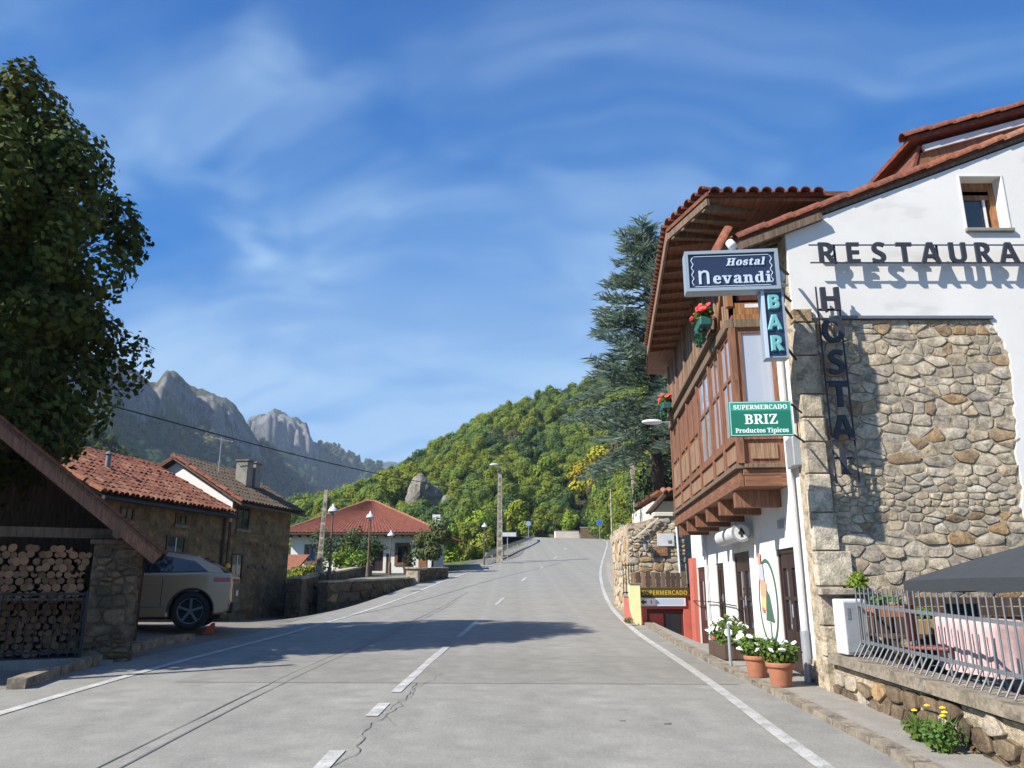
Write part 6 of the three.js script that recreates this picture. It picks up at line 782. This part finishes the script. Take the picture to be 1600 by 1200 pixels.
// individual trees that stand out at the foot of the wooded hill
{ const put = (a, Z, s, k, c, label, group, sy) => smallTree(a * Z, hillY(a, Math.max(Z, hillFoot(a) + 1)) + 0.2, Z, s, k, c, label, group, 'hill_tree', sy);
  put(0.105, 136, 1.55, 1, [0.297, 0.263, 0.023], 'big golden yellow tree standing out on the wooded hill');
  put(-0.045, 112, 0.95, 0, [0.170, 0.235, 0.023], 'round bright green tree just left of the tall lamp pole');
  put(-0.095, 104, 1.0, 2, [0.160, 0.241, 0.023], 'bright lime tree above the right end of the white house');
  put(0.008, 122, 1.0, 3, [0.180, 0.219, 0.023], 'yellow green tree just right of the tall lamp pole');
  put(0.075, 126, 0.75, 4, [0.202, 0.263, 0.023], 'lime green bush tree behind the crest barrier'); put(0.115, 124, 0.8, 2, [0.192, 0.257, 0.023], 'lime green tree right of the crest barrier'); put(0.158, 118, 0.7, 0, [0.202, 0.252, 0.023], 'small lime tree beside the thin pole on the right'); put(-0.145, 108, 0.8, 4, [0.106, 0.164, 0.029], 'mid green tree beneath the grey rock'); put(-0.19, 100, 0.9, 1, [0.128, 0.153, 0.034], 'olive tree behind the ridge of the white house'); put(0.045, 150, 1.2, 3, [0.128, 0.186, 0.023], 'tall pale green tree in the middle of the hillside'); put(0.02, 160, 1.1, 2, [0.048, 0.077, 0.025], 'dark evergreen on the middle of the hillside'); put(0.15, 150, 1.15, 0, [0.043, 0.066, 0.025], 'dark tree behind the golden yellow one'); }
{ // grey limestone outcrop in the wood
  const t = thing('rock_outcrop', 'grey limestone rock rising out of the hillside trees', 'rock', [-16.2, hillY(-0.117, 138) + 1.5, -138]); const rk = mat([0.33, 0.325, 0.31], { map: stoneTex, rep: 0.12, rough: 0.95, bump: 0.15, bumpRep: 0.15 }); const lump = (x, y, z, s, sy, seed) => { const g = new THREE.IcosahedronGeometry(s, 4), p = g.attributes.position; for (let i = 0; i < p.count; i++) { const v = v3().fromBufferAttribute(p, i), n = 0.7 + 0.6 * fbm(v.x * 0.7 + 9, v.y * 0.5 + v.z * 0.7 + 9, seed, 4); v.multiplyScalar(n); p.setXYZ(i, v.x, v.y * sy, v.z); } g.computeVertexNormals(); return part('boulder', g.translate(x, y, z), rk, t); }; lump(0, 2.6, 0, 2.3, 1.6, 5); lump(2.0, 1.8, -0.6, 1.7, 1.4, 6); lump(-1.3, 0.8, 0.4, 1.6, 1.5, 7); lump(4.4, 1.0, -1, 1.5, 0.9, 8); }
// ---------------------------------------------------------------- the cedar behind the inn
{ const t = thing('cedar_tree', 'tall blue grey cedar rising behind the inn', 'tree', [5.6, 2.0, -29]); const H = 14.4, r = rngOf(6), twigs = []; const needle = { pos: [], nor: [], col: [], idx: [] };
  const trunk = part('trunk', rod(v3(0, -1, 0), v3(-0.25, H - 0.4, 0), 0.3, 0.03, 10), M.bark, t);
  const spray = (c, dir, L) => { const up = v3(0, 1, 0), sd = v3().crossVectors(dir, up).normalize(); for (let k = 0; k < 17; k++) { const u = r(), s = (r() - 0.5) * 2, w = L * 0.55 * (1 - u * 0.6), p = c.clone().addScaledVector(dir, (u - 0.3) * L).addScaledVector(sd, s * w).addScaledVector(up, (r() - 0.62) * 0.42 * L - Math.abs(s) * 0.14 * L), d = dir.clone().multiplyScalar(0.6).addScaledVector(sd, s * 1.1).addScaledVector(up, (r() - 0.45) * 0.7).normalize(), q = v3(r() - 0.5, r() - 0.5, r() - 0.5).cross(d).normalize(), l = 0.17 + 0.16 * r(), b = needle.pos.length / 3, tn = 0.65 + 0.7 * r(), n = v3().crossVectors(d, q); for (const [x, y] of [[-l, 0], [0, 0.032], [l, 0], [0, -0.032]]) { needle.pos.push(p.x + d.x * x + q.x * y, p.y + d.y * x + q.y * y, p.z + d.z * x + q.z * y); needle.nor.push(n.x, n.y, n.z); needle.col.push(tn, tn, tn * (0.9 + 0.2 * r())); } needle.idx.push(b, b + 2, b + 1, b, b + 3, b + 2); } };
  for (let i = 0; i < 130; i++) { const h = Math.pow(i / 130, 0.92), y = 4.4 + h * (H - 4.8), a = i * 2.39996 + r() * 1.1, L = (3.6 * Math.pow(1 - h, 0.8) * lerp(0.6, 1, step(0.0, 0.3, h)) + 0.3) * (0.55 + 0.65 * r()), tilt = lerp(0.02, 0.35, h) + (r() - 0.5) * 0.42, dir = v3(Math.cos(a), tilt, Math.sin(a)).normalize(), base = v3(-0.25 * h, y, 0), end = base.clone().addScaledVector(dir, L).add(v3(0, -0.2 * L, 0)); if (i % 2 === 0) part('bough', rod(base, end, 0.03 + 0.035 * (1 - h), 0.008, 5), M.bark, trunk); const n = Math.ceil(L / 0.22); for (let k = 1; k <= n; k++) { const u = k / n; if (u < 0.18) continue; spray(base.clone().lerp(end, u).add(v3(0, -0.05 * L * u, 0)), dir.clone(), 0.34 + 0.5 * (1 - Math.abs(u - 0.6))); } }
  const g = new THREE.BufferGeometry(); g.setAttribute('position', new THREE.Float32BufferAttribute(needle.pos, 3)); g.setAttribute('normal', new THREE.Float32BufferAttribute(needle.nor, 3)); g.setAttribute('color', new THREE.Float32BufferAttribute(needle.col, 3)); g.setIndex(needle.idx); part('crown', g, farLeaf([0.145, 0.20, 0.15]), t); }
shrub(7.4, 3.6, 33, 3.2, 3.6, [0.043, 0.066, 0.029], 'dark bushes under the cedar behind the inn', 131, 3000, 0.2);
// ---------------------------------------------------------------- poles, lamps, wires and road furniture
{ const concretePole = (label, x, y, Z, h, lean = 0, w = 0.16) => { const t = thing('utility_pole', label, 'pole', [x, y, -Z]); t.rotation.z = lean; const s = new THREE.BoxGeometry(w * 2, h, w * 1.4, 1, 8, 1).translate(0, h / 2 - 0.3, 0), p = s.attributes.position; for (let i = 0; i < p.count; i++) { const k = 1 - 0.45 * (p.getY(i) / h); p.setX(i, p.getX(i) * k); p.setZ(i, p.getZ(i) * k); } s.computeVertexNormals(); part('shaft', s, M.pole, t); for (let i = 0; i < 9; i++) { const yy = 0.7 + i * (h - 1.5) / 9, k = 1 - 0.45 * yy / h; part('recess', bx(-w * 0.5 * k, w * 0.5 * k, yy, yy + (h - 1.5) / 14, w * 0.7 * k + 0.004, w * 0.7 * k + 0.012), M.kerb, t); } return t; };
  concretePole('leaning concrete pole behind the side wall of the square', -8.56, 1.75, 35, 4.35, -0.03, 0.13);
  const tall = concretePole('tall concrete lamp pole at the start of the guardrail', -0.95, 3.05, 60, 7.7, 0, 0.24); part('lamp_arm', tube([v3(0, 7.2, 0), v3(-0.1, 7.55, 0.1), v3(-0.35, 7.6, 0.3)], 0.04, 10, 6), M.zinc, tall); part('lamp_head', new THREE.SphereGeometry(0.18, 14, 8).scale(2, 0.6, 1.1).translate(-0.45, 7.62, 0.35), M.metalWhite, tall);
  concretePole('concrete pole above the beige stone house', 5.6, 2.4, 34, 4.9, 0.06, 0.14); const thin = thing('utility_pole', 'thin grey pole far up the road on the right', 'pole', [7.75, 4.6, -60.5]); part('shaft', rod(v3(0, -0.6, 0), v3(0, 4.2, 0), 0.08, 0.05, 10), M.pole, thin); part('cap', new THREE.SphereGeometry(0.06, 8, 6).translate(0, 4.2, 0), M.zinc, thin);
  const st = thing('leaning_mast', 'slim leaning mast with a white fitting beside the concrete pole', 'mast', [5.75, 3.6, -34]); part('shaft', rod(v3(0, -1.2, 0), v3(0.35, 2.4, 0), 0.045, 0.03, 8), M.pole, st); part('fitting', rbx(0.06, 0.3, 1.08, 1.17, -0.06, 0.06, 0.02), M.metalWhite, st);
  const lamp = (label, x, y, Z, h) => { const t = thing('street_lamp', label, 'street lamp', [x, y, -Z], 0, 'white bell street lamps around the square'); part('post', rod(v3(0, -0.2, 0), v3(0, h - 0.5, 0), 0.05, 0.035, 10), M.woodGrey, t); part('collar', rod(v3(0, 0, 0), v3(0, 0.7, 0), 0.11, 0.08, 10), M.woodGrey, t); const b = part('shade', new THREE.LatheGeometry([[0.22, 0], [0.205, 0.04], [0.15, 0.13], [0.08, 0.19], [0.05, 0.22], [0.04, 0.30], [0.001, 0.32]].map(p => new THREE.Vector2(...p)), 18).translate(0, h - 0.48, 0), M.metalWhite, t); part('diffuser', new THREE.CylinderGeometry(0.15, 0.1, 0.1, 14).translate(0, h - 0.55, 0), M.metalLight, b); };
  lamp('white bell street lamp beside the leaning concrete pole', -7.62, 1.62, 33, 3.5); lamp('white bell street lamp before the ridge of the white house', -7.3, 2.0, 40, 3.45); lamp('white bell street lamp before the white house wall', -7.28, 2.2, 47, 2.75); lamp('white bell street lamp left of the tall concrete lamp pole', -2.05, 2.6, 58, 3.65);
  const gr = thing('guardrail', 'grey steel guardrail on the left edge of the climbing road', 'guardrail', [0, 0, 0]); const rail = (y0, y1) => { const rows = []; for (let Z = 60; Z <= 99; Z += 1) rows.push([y0, (y0 + y1) / 2, y1].map((y, k) => P3(roadX(Z) - 4.75 + (k === 1 ? 0.05 : 0), roadY(Z) + y, Z))); return quads(rows); }; part('rail', rail(0.42, 0.78), M.zinc, gr); for (let Z = 60; Z < 99; Z += 3) part('post', bx(roadX(Z) - 4.86, roadX(Z) - 4.78, roadY(Z) - 0.3, roadY(Z) + 0.76, -Z - 0.04, -Z + 0.04), M.zinc, gr); part('end_terminal', beam(P3(roadX(58.5) - 4.75, roadY(58.5) + 0.2, 58), P3(roadX(60) - 4.75, roadY(60) + 0.6, 59.95), 0.05, 0.3), M.zinc, gr);
  const sg = (label, x, y, Z, w, h, ph, c, round, turn = 0) => { const t = thing('road_sign', label, 'road sign', [x, y, -Z], turn); part('post', rod(v3(0, -0.4, 0), v3(0, ph, 0), 0.035, 0.035, 8), M.zinc, t); const f = part('plate', round ? rod(v3(0, ph - h / 2, 0.04), v3(0, ph - h / 2, 0.07), w / 2, w / 2, 24) : rbx(-w / 2, w / 2, ph - h, ph, 0.04, 0.07, 0.01), M.metalLight, t); part('face', round ? rod(v3(0, ph - h / 2, 0.071), v3(0, ph - h / 2, 0.08), w / 2 - 0.05, w / 2 - 0.05, 24) : bx(-w / 2 + 0.04, w / 2 - 0.04, ph - h + 0.04, ph - 0.04, 0.071, 0.078), c, f); return t; };
  const blue = mat([0.03, 0.13, 0.42], { rough: 0.4 }), teal = mat([0.12, 0.42, 0.42], { rough: 0.4 });
  sg('round blue road sign on the left of the crest', 1.9, 6.6, 90, 0.6, 0.6, 2.1, mat([0.22, 0.33, 0.55], { rough: 0.4 }), true); sg('blue rectangular road sign on the right of the crest', 10.9, 7.3, 97, 0.7, 0.7, 2.1, blue, false); sg('white finger sign at the tall concrete lamp pole', -0.35, 3.4, 61.5, 1.4, 0.36, 2.2, M.metalWhite, false);
  const cs = sg('small white panel sign with a teal mark left of the beige stone house', 4.28, 1.5, 30, 0.34, 0.5, 2.35, M.metalWhite, false); part('mark', bx(-0.07, 0.07, 1.98, 2.22, 0.079, 0.083), teal, cs);
  const wire = (label, a, b, sag) => single('overhead_wire', tube([a, a.clone().lerp(b, 0.25).add(v3(0, -sag * 0.75, 0)), a.clone().lerp(b, 0.5).add(v3(0, -sag, 0)), a.clone().lerp(b, 0.75).add(v3(0, -sag * 0.75, 0)), b], 0.022, 60, 5), M.black, label, 'wire', 'overhead wires'); wire('thick black overhead wire running from the big tree to the hill', P3(-10.85, 6.3, 20), P3(-0.9, 8.6, 60), 0.45);
}
renderer.render(scene, camera);
